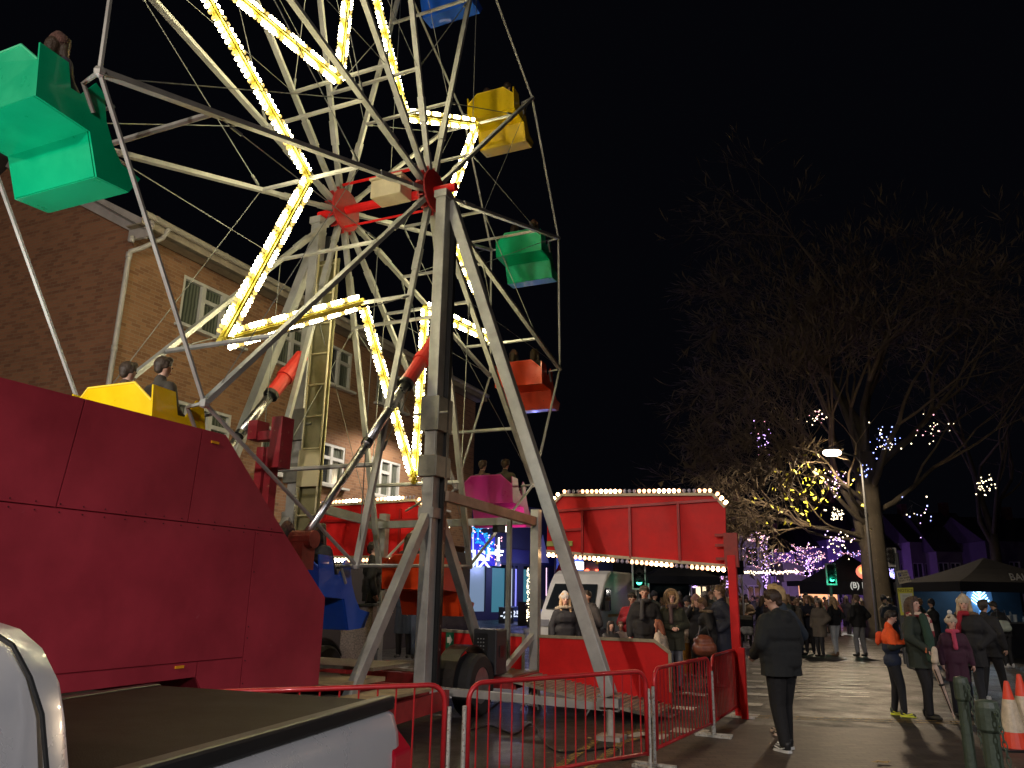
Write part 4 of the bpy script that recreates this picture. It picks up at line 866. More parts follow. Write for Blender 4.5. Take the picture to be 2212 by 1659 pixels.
# Christmas motif on lamp column
D=31; b=at(1000,1300,D); b.z=0
cm_=thing('christmas_light_panel','illuminated Christmas panel with cyan snowflakes and reversed lettering seen from behind','light display',b)
m=MB(); m.tube([b+Vector((-.6,.2,0)),b+Vector((-.6,.2,5.4))],.06,8); m.build('column',DGREY,cm_)
CY=emi('snow_cyan',(.0,.45,1),1.0,(.01,.02,.05)); WT=emi('letter_white',(.8,.95,1),1.5,(.05,.05,.05)); BL_=emi('panel_blue',(.012,.012,1),.75,(.01,.01,.03))
def A(x,y,o=0): p=at(x,y,D); return Vector((p.x,D+o,p.z))
m=MB(); m.prism([A(960,1135,.1),A(1069,1160,.1),A(1069,1222,.1),A(960,1225,.1)],Vector((0,.04,0))); m.build('back_panel',BL_,cm_)  # emissive sheet standing in for a blue-lit wall behind the motif
def flake(m,c,r):
    for i in range(6):
        an=PI/2+i*PI/3; d=Vector((math.cos(an),0,math.sin(an))); m.bar(c,c+d*r,.05,.07,Vector((0,1,0)))
        for f in(.55,.8):
            for s_ in(-1,1): a2=an+s_*.8; e=Vector((math.cos(a2),0,math.sin(a2))); m.bar(c+d*r*f,c+d*r*f+e*r*.28,.05,.06,Vector((0,1,0)))
for x,y,r in((1033,1146,.5),(976,1140,.36),(988,1178,.34),(1052,1180,.3)): m=MB(); flake(m,A(x,y,-.05),r); m.build('snowflake',CY,cm_)
m=MB(); text_mb(m,'Happy',A(1023,1196,-.08),Vector((-1,0,0)),Z,.82,Vector((0,0,0)),.02); text_mb(m,'Xmas',A(1020,1214,-.08),Vector((-1,0,0)),Z,.6,Vector((0,0,0)),.015); m.build('lettering',WT,cm_)
m=MB()
for x,y0,y1 in((967,1120,1222),(998,1128,1205),(1022,1128,1200)): m.bar(A(x,y0,-.02),A(x,y1,-.02),.05,.05,Vector((0,1,0)))
m.bar(A(1022,1128),A(1040,1132),.06,.05,Vector((0,1,0))); m.build('light_tubes',emi('tube_white',(.7,.85,1),1.0,(.05,.05,.05)),cm_)
m=MB(); rr=random.Random(4)
for i in range(95): m.ball(A(rr.uniform(955,1085),rr.uniform(1118,1225),-.1),.024,4,3)
tag(m.build('small_lights',FCOL['p'],cm_),kind='stuff')
glowlight(A(1010,1190,-1.5),35,(.15,.2,1),cm_)
# fir tree with lights by the brick building
b=at(905,1300,27); b.z=0; ft=thing('fir_tree','dark evergreen dotted with white lights behind the grey tower post','tree',b)
m=MB(); m.tube([b,b+Z*6.5],[.16,.03],7); m.build('trunk',BARK,ft); m=MB(); rr=random.Random(8); l=MB()
for i in range(900):
    z=rr.uniform(1.2,6.4); r_=(6.8-z)*.28*rr.uniform(.5,1); an=rr.uniform(0,2*PI); p=b+Vector((math.cos(an)*r_,math.sin(an)*r_,z)); d=Vector((math.cos(an),math.sin(an),-.3+rr.gauss(0,.3)))*.22; s_=d.orthogonal().normalized()*.05
    m.add([p-s_,p+s_,p+d],[[0,1,2]]); 
    if i%6==0: l.ball(p+d,.025,4,3)
m.build('crown',mat('fir_green',(.02,.05,.02),.8,0,.3,5),ft); tag(l.build('fairy_lights',FCOL['w'],ft),kind='stuff')
for i,(x0,x1,y0,y1,D2,c_) in enumerate([(1200,1262,1203,1262,54,(.02,.02,.05)),(1262,1398,1205,1268,60,(.1,.12,.16))]):
    a=at(x0,1290,D2);c=at(x1,1290,D2); b=Vector(((a.x+c.x)/2,D2,0)); th=thing('shop_building',['blue fronted shop right of the grey corner post','grey shop with a small glowing red sign behind the van'][i],'shop',b)
    m=MB(); wd=c.x-a.x; m.box(b+Vector((0,3,3.0)),(wd,6,6)); m.build('wall',mat('shopwall%d'%i,c_,.7,0,.15,1),th); m=MB(); m.box(b+Vector((0,-.08,3.6)),(wd*.95,.1,.8)); m.build('fascia',mat('fas%d'%i,(.1,.15,.5) if i==0 else (.2,.2,.25),.5,0,.1),th)
    for k in range(3):
        m=MB(); m.box(b+Vector((wd*(k-1)*.3,-.05,1.7)),(wd*.24,.08,2.2)); m.build('window',emi('shopw%d'%k,[(.4,.5,1),(.9,.8,.9),(.4,.7,.8)][k],.5,None,False),th)
    if i==1: m=MB(); text_mb(m,'fab.',at(1286,1246,D2-.3),Vector((1,0,0)),Z,1.3,Vector((0,0,0)),.05); m.build('neon_sign',emi('neon_red',(1,.08,.03),6,None,False),th)
    m=MB(); m.box(at(1243 if i==0 else 1338,1222,D2-.4),(1.1,.1,.5)); m.build('lit_plate',emi('plate_w',(.75,.9,1),5,None,False),th)
# ======================= VAN =======================
D=30.0; vb=at(1277,1300,27.5); vb=Vector((vb.x,vb.y,0)); 
vn=thing('white_van','white high roofed van parked behind the fence, face on','van',vb,math.radians(-24)); vn.scale=(.93,.93,.9)
VW=mat('van_white',(.88,.87,.83),.35,0,.08,2,coat=.4)
prof=[(-2.6,.35),(-2.6,.95),(-2.35,1.25),(-1.55,2.25),(-1.2,2.55),(-.8,2.68),(2.9,2.68),(3.0,2.5),(3.0,.35)]
m=MB(); secs=[]
for x,k in((-1.02,.0),(-.98,.04),(.98,.04),(1.02,.0)): secs.append([Vector((x,y+(0 if abs(x)>1 else -.0),z-(.07 if abs(x)>1 and z>2 else 0))) for y,z in prof])
ls=loft(secs); ls.build('body',VW,vn,local=True,bevel=.06)
m=MB(); m.prism([Vector((-.86,-2.33,1.3)),Vector((.86,-2.33,1.3)),Vector((.78,-1.64,2.17)),Vector((-.78,-1.64,2.17))],Vector((0,-.03,.02))); m.build('windscreen',GLASSD,vn,local=True)
m=MB(); m.prism([Vector((1.04,-2.1,1.3)),Vector((1.04,-1.0,1.3)),Vector((1.04,-1.0,2.05)),Vector((1.04,-1.6,2.05))],Vector((.01,0,0))); m.build('side_window',GLASSD,vn,local=True)
m=MB(); m.box((0,-2.63,.62),(1.3,.05,.35)); m.box((0,-2.66,.3),(1.9,.16,.22)); m.build('grille',BLACK,vn,local=True)
for x in(-.8,.8):
    m=MB(); m.box((x,-2.6,.85),(.32,.06,.22)); m.build('headlight',mat('headlamp',(.5,.5,.55),.1,.3,0),vn,local=True)
for x in(-.95,.95):
    for y in(-1.7,1.9): m=MB(); m.lathe(Vector((x-.1,y,.35)),[(.15,0),(.35,0),(.35,.2),(.15,.2)],16,Vector((1,0,0))); m.build('wheel',RUBBER,vn,local=True)
for x in(-1.2,1.2): m=MB(); m.box((x,-1.9,1.45),(.14,.12,.34)); m.bar(Vector((x*.85,-1.85,1.4)),Vector((x,-1.9,1.4)),.04,.04); m.build('wing_mirror',BLACK,vn,local=True)
m=MB(); m.box((1.045,.8,1.12),(.012,4.2,.09)); m.build('orange_stripe',mat('stripe_orange',(.6,.3,.04),.5,0,.1),vn,local=True)
# yellow boom
a=at(1290,1208,40);c=at(1338,1238,40); bm=thing('access_boom','yellow access boom arm above the white van roof','machine',Vector((c.x+.3,40,0)))
m=MB(); m.bar(a,c,.4,.45,Z); m.build('boom_arm',mat('boom_yellow',(.7,.45,.02),.5,0,.15,4),bm); m=MB(); m.box(Vector((c.x+.3,40,.6)),(1.6,2.4,1.2)); m.bar(Vector((c.x+.3,40,1.2)),c,.3,.3,Z); m.build('base',DGREY,bm)
# ======================= TENTS AND STALLS =======================
NAVY=mat('tent_black',(.012,.013,.018),.9,0,.2,3,spec=.1)
def tent(label,cx,D,wd,eave,peak,val=.35,col=None,name='market_tent',legs=True,flat=False,dep=None,rz=0):
    b=at(cx,1295,D); b.z=0; dep=dep or wd; M=col or NAVY
    th=thing(name,label,'tent',b,rz,'black market tents'); h=wd/2;k=dep/2
    m=MB(); e=[Vector((-h,-k,eave)),Vector((h,-k,eave)),Vector((h,k,eave)),Vector((-h,k,eave))]; 
    mid=[(e[i]+e[(i+1)%4])/2 for i in range(4)]; pk=Vector((0,0,peak)) 
    n_=5; vs=[];fs=[]
    for i in range(4):
        a_,c_=e[i],e[(i+1)%4]
        base=len(vs)
        for r_ in range(n_+1):
            f=r_/n_; sag=-math.sin(f*PI)*.08
            for q in range(2): vs.append((a_ if q==0 else c_).lerp(pk,f)+Z*sag)
        for r_ in range(n_): fs.append([base+r_*2,base+r_*2+1,base+r_*2+3,base+r_*2+2])
    m.add(vs,fs); m.build('canopy',M,th,local=True)
    m=MB()
    for i in range(4): a_,c_=e[i],e[(i+1)%4]; m.prism([a_,c_,c_-Z*val,a_-Z*val],(Vector((0,0,0))-(a_+c_)/2).normalized()*.01)
    m.build('valance',M,th,local=True)
    for v in e: m=MB(); m.tube([Vector((v.x*.97,v.y*.97,0)),Vector((v.x*.97,v.y*.97,eave))],.03,6); m.build('leg',mat('leg_white',(.5,.5,.55),.4,.3,0),th,local=True)
    return th,b
t1,b=tent('black peaked market tent with white printed lettering at the right edge',2138,27,4.3,2.25,3.1,.3)
m=MB(); text_mb(m,'BAKEN BEAUTE',Vector((.5,-2.18,2.32)),Vector((1,0,0)),Vector((0,.35,.9)).normalized(),.32,Vector((0,-.03,.08)),.004); m.build('lettering',mat('letter_grey',(.55,.55,.55),.6,0,0),t1,local=True)
m=MB(); m.box((0.,1.6,1.1),(4.1,.04,2.1)); bw=m.build('back_wall',mat('backdrop_blue',(.02,.05,.085),.7,0,.3,2),t1,local=True)
m=MB(); c=Vector((.55,1.5,1.75)); m.bar(c-Z*.5,c+Z*.45,.03,.03,Vector((0,1,0)))
for i in range(6):
    z=-.3+i*.12; L=.32*(1-i*.12)
    for s_ in(-1,1): m.bar(c+Z*z,c+Vector((s_*L,0,z+L*.8)),.02,.02,Vector((0,1,0)))
m.build('leaf_light',emi('leaf_neon',(.45,.75,1),5),t1,local=True)
m=MB(); m.prism([c+Vector((math.cos(a_)*.5*(1 if i%2 else .92),.03,math.sin(a_)*.55)) for i,a_ in enumerate([2*PI*k/14 for k in range(14)])],Vector((0,.01,0))); m.build('leaf_print',mat('leafprint',(.2,.4,.7),.6,0,.2),t1,local=True)
glowlight(b+Vector((0,.6,2.0)),28,(.5,.75,1),t1,.3)
ct=thing('stall_counter','long black clothed counter with faint print under the right market tent','counter',b+Vector((0.4,-1.6,0)))
m=MB(); q=b+Vector((0.4,-1.6,.5)); m.box(q,(4.0,.7,1.0)); m.build('cloth',NAVY,ct,bevel=.02); m=MB(); m.box(q+Z*.53,(4.1,.75,.05)); m.build('top',DGREY,ct)
m=MB(); text_mb(m,'BAKEN BEAUTE',q+Vector((.1,-.352,0)),Vector((1,0,0)),Z,.16,Vector((0,0,0)),.003); m.build('lettering',mat('faint_print',(.05,.05,.05),.7,0,0),ct)
rr=random.Random(2)
for i in range(22):
    p=b+Vector((-1.5+i*.17,-1.6+rr.uniform(-.2,.2),1.055)); h_=rr.uniform(.12,.3); m=MB(); m.lathe(p,[(.05,0),(.055,h_*.7),(.03,h_*.85),(.03,h_)] if i%2 else [(.06,0),(.07,h_),(.066,h_)],9)
    l_=['small jar','tall bottle','white cup stack','glass dispenser'][i%4]
    tag(m.build('jar',mat('jar%d'%(i%4),[(.5,.55,.55),(.3,.4,.5),(.6,.6,.55),(.15,.2,.25)][i%4],.2,0,.1)),'pale jar or bottle on the black counter of the right stall','jar','jars and bottles on the stall counter')
bx=thing('sign_box','small yellow and white card box on the stall counter at the right','box',b+Vector((1.6,-1.75,1.05)))
m=MB(); m.box(b+Vector((1.6,-1.75,1.17)),(.26,.2,.22)); m.build('carton',mat('carton',(.6,.6,.3),.5,0,.2),bx,bevel=.02); m=MB(); m.box(b+Vector((1.6,-1.855,1.17)),(.14,.01,.1)); m.build('label',mat('lblw',(.6,.6,.6),.5,0,0),bx)
tent('low black tent roof left of the lettered market tent',2075,34,3.0,2.2,2.7,.25)
tent('distant navy tent between the big trunk and the lettered tent',2110,40,3.6,2.4,3.0,.3,col=mat('tent_navy',(.01,.02,.06),.7,0,.2))
t2,b=tent('black burger stall tent with an orange burger badge beside the big trunk',1836,44,4.0,2.55,4.1,.65)
m=MB(); c=Vector((.2,-2.02,3.05)); 
def ell(m,c,rx,rz_,th,n=18): m.prism([c+Vector((math.cos(2*PI*i/n)*rx,0,math.sin(2*PI*i/n)*rz_)) for i in range(n)],Vector((0,-th,0)))
ell(m,c,.62,.42,.03); bd=m.build('badge',emi('badge_red',(.9,.15,.08),1.2),t2,local=True)
m=MB(); ell(m,c+Vector((0,-.035,.08)),.48,.26,.02); m.build('bun_shape',emi('bun_orange',(1,.45,.08),1.6),bd,local=True); m=MB(); m.box(c+Vector((0,-.07,-.06)),(.8,.02,.1)); m.build('filling_shape',emi('fill_cream',(.9,.8,.4),1),bd,local=True)
m=MB(); text_mb(m,'(B) BELLIES',Vector((.2,-2.03,2.35)),Vector((1,0,0)),Z,.42,Vector((0,0,0)),.01); m.build('lettering',emi('let_pale',(.6,.65,.6),.5,None,False),t2,local=True)
glowlight(b+Vector((-.4,-1.2,2.0)),160,(1,.95,.85),t2,.2); m=MB(); m.box((-.5,-1.2,2.15),(.3,.15,.1)); m.build('lamp',emi('stall_lamp',(1,.95,.85),25,None,False),t2,local=True)
t3,b=tent('food stall with a dark awning and orange lettering left of the burger stall',1777,50,3.2,2.7,3.0,.3)
m=MB(); text_mb(m,'PATES & TAPAS',Vector((0,-1.63,2.56)),Vector((1,0,0)),Z,.34,Vector((0,0,0)),.01); m.build('lettering',emi('let_orange',(1,.35,.1),1,None,False),t3,local=True)
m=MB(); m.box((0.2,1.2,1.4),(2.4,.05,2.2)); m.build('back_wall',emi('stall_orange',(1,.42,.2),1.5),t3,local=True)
tent('large flat topped black tent behind the fence, left of the red post',1440,33,5.0,3.0,3.45,.5)
tent('small black peaked tent inside the group left of the red post',1462,28,2.4,2.3,3.0,.25)
t5,b=tent('tall dark teal tent beside the left traffic signal',1415,35,2.6,2.9,3.2,.4,col=mat('teal_dark',(.008,.03,.035),.7,0,.2))
m=MB(); m.box((0,-1.32,1.3),(2.4,.03,2.6)); m.build('front_wall',mat('teal_dark',(0,0,0)),t5,local=True)
# garland lights along stall row
g_=thing('string_lights','long swag of warm string lights over the crowd right of the red post','string lights',at(1640,1240,48)); m=MB(); rr=random.Random(6); wr=MB(); prev=None
for i in range(120):
    f=i/119; p=at(1575+f*150,1234-math.sin(f*PI)*-3,48)+Z*rr.gauss(0,.05); m.ball(p,.035,4,3)
    if prev: wr.tube([prev,p],.01,3)
    prev=p
tag(m.build('lights',FCOL['w'],g_),kind='stuff'); wr.build('wire',BLACK,g_)
# ======================= TRAFFIC SIGNALS =======================
def signal(label,x,ytop,ybot,D,lit=True,yaw=0):
    a=at(x,ytop,D);c=at(x,ybot,D); b=Vector((a.x,D,0)); th=thing('traffic_signal',label,'traffic light',b,yaw,'traffic signals'); hh=a.z-c.z; w_=hh*.45; zc=(a.z+c.z)/2
    m=MB(); m.tube([Vector((0,.12,0)),Vector((0,.12,a.z))],.06,8); m.build('pole',DGREY,th,local=True)
    m=MB(); m.box((0,0,zc),(w_,.05,hh)); bb=m.build('backboard',mat('board_black',(.01,.03,.03),.5,0,.1),th,local=True,bevel=.02); m=MB(); m.box((0,-.01,zc),(w_+.06,.03,hh+.06)); m.build('border',mat('border_white',(.5,.5,.5),.5,0,0),bb,local=True)
    for i in range(3):
        z=zc+hh*(.3-.28*i); g2=i==2 and lit
        m=MB(); m.lathe(Vector((0,-.03,z)),[(.0,.0),(w_*.22,0),(w_*.22,.05),(w_*.2,.07)],14,Vector((0,-1,0))); m.build('lens',emi('signal_green',(.05,1,.5),7) if g2 else mat('lens_off',(.01,.012,.01),.2,0,0),th,local=True)
        m=MB(); m.tube([Vector((-w_*.24,-.04,z)),Vector((-w_*.24,-.2,z)),],.01,4); 
        arc=[Vector((math.cos(t_)*w_*.25,-.12,z+math.sin(t_)*w_*.25)) for t_ in[PI*k/8 for k in range(9)]]
        for q in range(8): m.bar(arc[q],arc[q+1],.01,.2,(arc[q]-Vector((0,-.12,z))))
        m.build('hood',BLACK,th,local=True)
    if lit: glowlight(b+Vector((0,-.25,zc-hh*.26)),5 if x>1500 else .5,(.02,1,.55),th,.06)
signal('green traffic signal on a white edged board right of the lit trees',1793,1219,1262,27)
signal('green traffic signal seen under the long red sign board',1379,1212,1272,27)
signal('unlit traffic signal seen above the parking sign',1926,1186,1222,22,False,math.radians(-55))
# notices
b=at(1948,1300,21.0); b.z=0; sp_=thing('sign_pole','grey pole carrying a cream parking sign and a yellow edged notice','sign',b)
zt=at(1948,1195,21.0).z
m=MB(); m.tube([b,b+Z*(zt)],.05,8); m.build('pole',DGREY,sp_)
def A2(x,y,o=-.06): p=at(x,y,21.0); return Vector((p.x,21.0+o,p.z))
m=MB(); m.prism([A2(1933,1234),A2(1957,1231),A2(1966,1256),A2(1941,1262)],Vector((0,.015,0))); pl_=m.build('parking_plate',mat('sign_cream',(.45,.4,.3),.6,0,.1,6),sp_)
m=MB(); m.prism([A2(1937,1238,-.063),A2(1943,1237,-.063),A2(1945,1245,-.063),A2(1939,1246,-.063)],Vector((0,-.003,0))); m.build('blue_square',mat('p_blue',(.03,.03,.2),.5,0,0),pl_)
m=MB(); text_mb(m,'P',A2(1941,1241.5,-.068),Vector((1,0,0)),Z,.09,Vector((0,0,0)),.002); text_mb(m,'P',A2(1941,1241.5,-.068),Vector((1,0,0)),Z,.09,Vector((0,0,0))); m.build('letter',WHITE,pl_)
m=MB()
for i,(t_,y) in enumerate([('At any',1237),('time',1242),('No loading',1248),('8 am - 6 pm',1253)]): text_mb(m,t_,A2(1951+i,y,-.064),Vector((1,-.0,.18)).normalized(),Z,.07,Vector((0,0,0)),.001)
m.build('print',BLACK,pl_)
m=MB(); m.prism([A2(1936,1270),A2(1970,1269),A2(1973,1316),A2(1963,1328),A2(1944,1329)],Vector((0,.02,0))); yl=m.build('yellow_notice',mat('notice_yellow',(.55,.55,.06),.5,0,.1,6),sp_,bevel=.004)
m=MB(); m.prism([A2(1941,1282,-.065),A2(1968,1281,-.065),A2(1969,1312,-.065),A2(1960,1322,-.065),A2(1947,1322,-.065)],Vector((0,-.003,0))); pp=m.build('paper',mat('notice_paper',(.5,.53,.45),.4,0,.05,6),yl)
m=MB()
for i in range(11): m.bar(A2(1946,1286+i*3,-.07),A2(1963-(i%3)*4,1286+i*3,-.07),.008,.002,Vector((0,1,0)))
m.build('print',mat('print_grey',(.15,.15,.15),.6,0,0),pp)
m=MB(); text_mb(m,'NOTICE',A2(1953,1276,-.066),Vector((1,0,0)),Z,.11,Vector((0,0,0)),.002); m.build('heading',mat('print_dark',(.2,.17,.02),.6,0,0),yl)
# ======================= BOLLARDS AND CONES =======================
BG=mat('bollard_green',(.045,.065,.045),.5,0,.25,8,bump=.2,wear=(.1,.1,.08),wearamt=.66)
bpos=[]
for i,(x,y,wd) in enumerate([(2074,1463,.16),(2130,1514,.165)]):
    p=gz(x,y,1.0); b=Vector((p.x,p.y,0)); bpos.append(b); th=thing('bollard',['green timber look bollard further from the camera','green bollard nearest the camera at the bottom right'][i],'bollard',b,0,'green bollards linked by a chain'); r=wd*(.3 if i==0 else .35)
    m=MB(); m.lathe(b,[(r*1.0,0),(r*.95,.8)],14); m.build('post',BG,th,smooth=False); m=MB(); m.lathe(b,[(r*.95,.8),(r*1.28,.82),(r*1.3,.96),(r*1.15,1.0),(r*.2,1.01)],14); m.build('cap',BG,th,bevel=.004)
m=MB(); 
a=bpos[0]+Vector((.06,-.1,.93)); c=bpos[1]+Vector((0,-.1,.93))
def chain(m,a,c,sag,n_):
    for i in range(n_):
        f=i/n_;f2=(i+1)/n_; p=a.lerp(c,f)-Z*(math.sin(f*PI)*sag); q=a.lerp(c,f2)-Z*(math.sin(f2*PI)*sag); d=(q-p); L=d.length; d.normalize(); s_=(d.orthogonal() if i%2 else d.cross(d.orthogonal())).normalized(); cc=(p+q)/2
        m.tube([cc+d*L*.65*math.cos(t_)+s_*.013*math.sin(t_) for t_ in[2*PI*k/8 for k in range(9)]],.0045,5)
chain(m,a,c,.5,34)
for bb in bpos: chain(m,bb+Vector((.0,-.105,.95)),bb+Vector((.06,-.14,.3)),0,14)
tag(m.build('chain',mat('chain_green',(.08,.11,.08),.45,.3,.2,8)),'green painted chain hanging between the two bollards','chain')
CO=mat('cone_orange',(.8,.06,.02),.45,0,.12,8,wear=(.35,.05,.03),wearamt=.68); CW=mat('cone_white',(.6,.5,.36),.4,0,.25,12)
for i,(x,y) in enumerate([(2173,1471),(2200,1456)]):
    p=gz(x,y,.75 if i==0 else .8); b=Vector((p.x,p.y,0)); th=thing('traffic_cone',['orange and white traffic cone right of the bollards','traffic cone cut by the right edge behind the other cone'][i],'cone',b,0,'traffic cones'); H_=.75 if i==0 else .8
    def rr_(z): return .13*(1-z/H_)+.028
    m=MB(); m.lathe(b,[(rr_(.03),.03),(rr_(.55),.55),(rr_(H_),H_-.02),(.02,H_)],20); m.build('cone_body',CO,th,smooth=False)
    m=MB(); m.lathe(b,[(rr_(.2)+.003,.2),(rr_(.55)+.003,.55)],20); m.build('reflective_sleeve',CW,th); m=MB(); m.box(b+Z*.016,(.38,.38,.03)); m.build('base',BLACK,th,bevel=.01)
# ======================= PEOPLE =======================
SKIN={'a':mat('skin_light',(.55,.33,.24),.5,0,.08,10),'b':mat('skin_pink',(.6,.36,.28),.5,0,.08,10),'c':mat('skin_tan',(.4,.22,.14),.5,0,.08,10)}
EYE=mat('eye_dark',(.03,.02,.015),.2,0,0); LIP=mat('lip',(.4,.12,.1),.5,0,0); SHOEW=mat('shoe_white',(.6,.6,.58),.5,0,.15,20)
_cm={}
def cmat(col,rough=.8,var=.2,sheen=0):
    k=(tuple(col),rough)
    if k not in _cm: _cm[k]=mat('cloth_%d_%d_%d'%tuple(int(c*999) for c in col)+('_s' if rough<.5 else ''),col,rough,0,var,9,bump=.25,bscale=25)
    return _cm[k]
def capsule(m,p,q,r1,r2,seg=10):
    p=Vector(p);q=Vector(q); d=q-p; L=d.length
    if L<1e-5: m.ball(p,max(r1,r2),seg,6); return
    d/=L; pts=[];rs=[]
    for a in(-1,-.85,-.5,0): pts.append(p+d*(r1*a)); rs.append(max(r1*math.sqrt(max(0,1-a*a)),r1*.12))
    for a in(0,.5,.85,1): pts.append(q+d*(r2*a)); rs.append(max(r2*math.sqrt(max(0,1-a*a)),r2*.12))
    m.tube(pts,rs,seg)
def remesh(caps,vox,cut=None,mats=None,smooth=1,keep=None,extra=None):
    """caps: list of (p,q,r1,r2,mat_index). union -> one continuous surface"""
    m=MB()
    for c in caps: capsule(m,*c[:4])
    me=bpy.data.meshes.new('r'); me.from_pydata([tuple(v) for v in m.v],[],m.f); ob=bpy.data.objects.new('r',me); COL.objects.link(ob)
    md=ob.modifiers.new('a','REMESH'); md.mode='VOXEL'; md.voxel_size=vox; md.adaptivity=0
    ms=ob.modifiers.new('b','SMOOTH'); ms.factor=.5; ms.iterations=smooth
    dg=bpy.context.evaluated_depsgraph_get(); out=bpy.data.meshes.new_from_object(ob.evaluated_get(dg)); bpy.data.objects.remove(ob); bpy.data.meshes.remove(me)
    n=len(out.vertices); co=np.empty(n*3); out.vertices.foreach_get('co',co); co=co.reshape(-1,3)
    fs=[list(p.vertices) for p in out.polygons]; bpy.data.meshes.remove(out)
    cen=np.array([co[f].mean(0) for f in fs]) if fs else np.zeros((0,3))
    best=np.full(len(fs),1e9); mi=np.zeros(len(fs),int)
    for p,q,r1,r2,k in caps:
        p=np.array(p);q=np.array(q);d=q-p;L2=max((d@d),1e-9); t_=np.clip((cen-p)@d/L2,0,1); ds=np.linalg.norm(cen-(p+t_[:,None]*d),axis=1)-(r1+(r2-r1)*t_)
        s=ds<best; best[s]=ds[s]; mi[s]=k
    if keep is not None: kk=keep(cen)
    else: kk=np.ones(len(fs),bool)
    if cut is not None: kk&=cen[:,2]>cut
    R=MB(); R.v=[Vector(c) for c in co]; R.f=[f for f,k in zip(fs,kk) if k]; R.mi=[int(x) for x,k in zip(mi,kk) if k]
    return R
def rotp(p,c,Mx): return tuple(Mx@(Vector(p)-Vector(c))+Vector(c))
def hand(m,w,d,k,curl=.6,mi=0,side=1,pd=Vector((0,0,-1))):
    """palm and five separate fingers; w wrist, d direction"""
    w=Vector(w); d=Vector(d).normalized(); s=d.cross(pd)
    if s.length<.1: s=d.orthogonal()
    s.normalize(); pn=s.cross(d).normalized()
    m.cur=mi
    m.tube([w-d*.02*k,w+d*.03*k,w+d*.08*k],[.02*k,.026*k,.022*k],8)
    for i,(o,L) in enumerate(((-.024,.05),(-.008,.062),(.008,.058),(.023,.045))):
        a=w+d*.075*k+s*o*k; b=a+(d*math.cos(curl*.6)+pn*math.sin(curl*.6))*L*.5*k; c=b+(d*math.cos(curl*1.7)+pn*math.sin(curl*1.7))*L*.5*k
        m.tube([a-d*.01*k,a,b,c],[.009*k,.009*k,.008*k,.006*k],6)
    a=w+d*.03*k+s*.026*k*side; m.tube([a,a+(d*.5+s*side*.6+pn*.4).normalized()*.03*k,a+(d*.8+s*side*.3+pn*.7).normalized()*.055*k],[.011*k,.01*k,.008*k],6)
    m.cur=0
ARMS={'down':(.26,-.02,1.15,.27,.06,.9),'pockets':(.31,-.1,1.16,.2,.1,.98),'front':(.27,-.02,1.15,.05,.24,1.1),'phone':(.26,.02,1.14,.07,.3,1.24),'raise':(.3,.12,1.3,.2,.28,1.5),'lap':(.26,.0,1.16,.14,.28,1.02),'hold':(.25,-.03,1.15,.2,.22,1.0),'hang':(.24,.05,1.12,.25,.1,.88)}
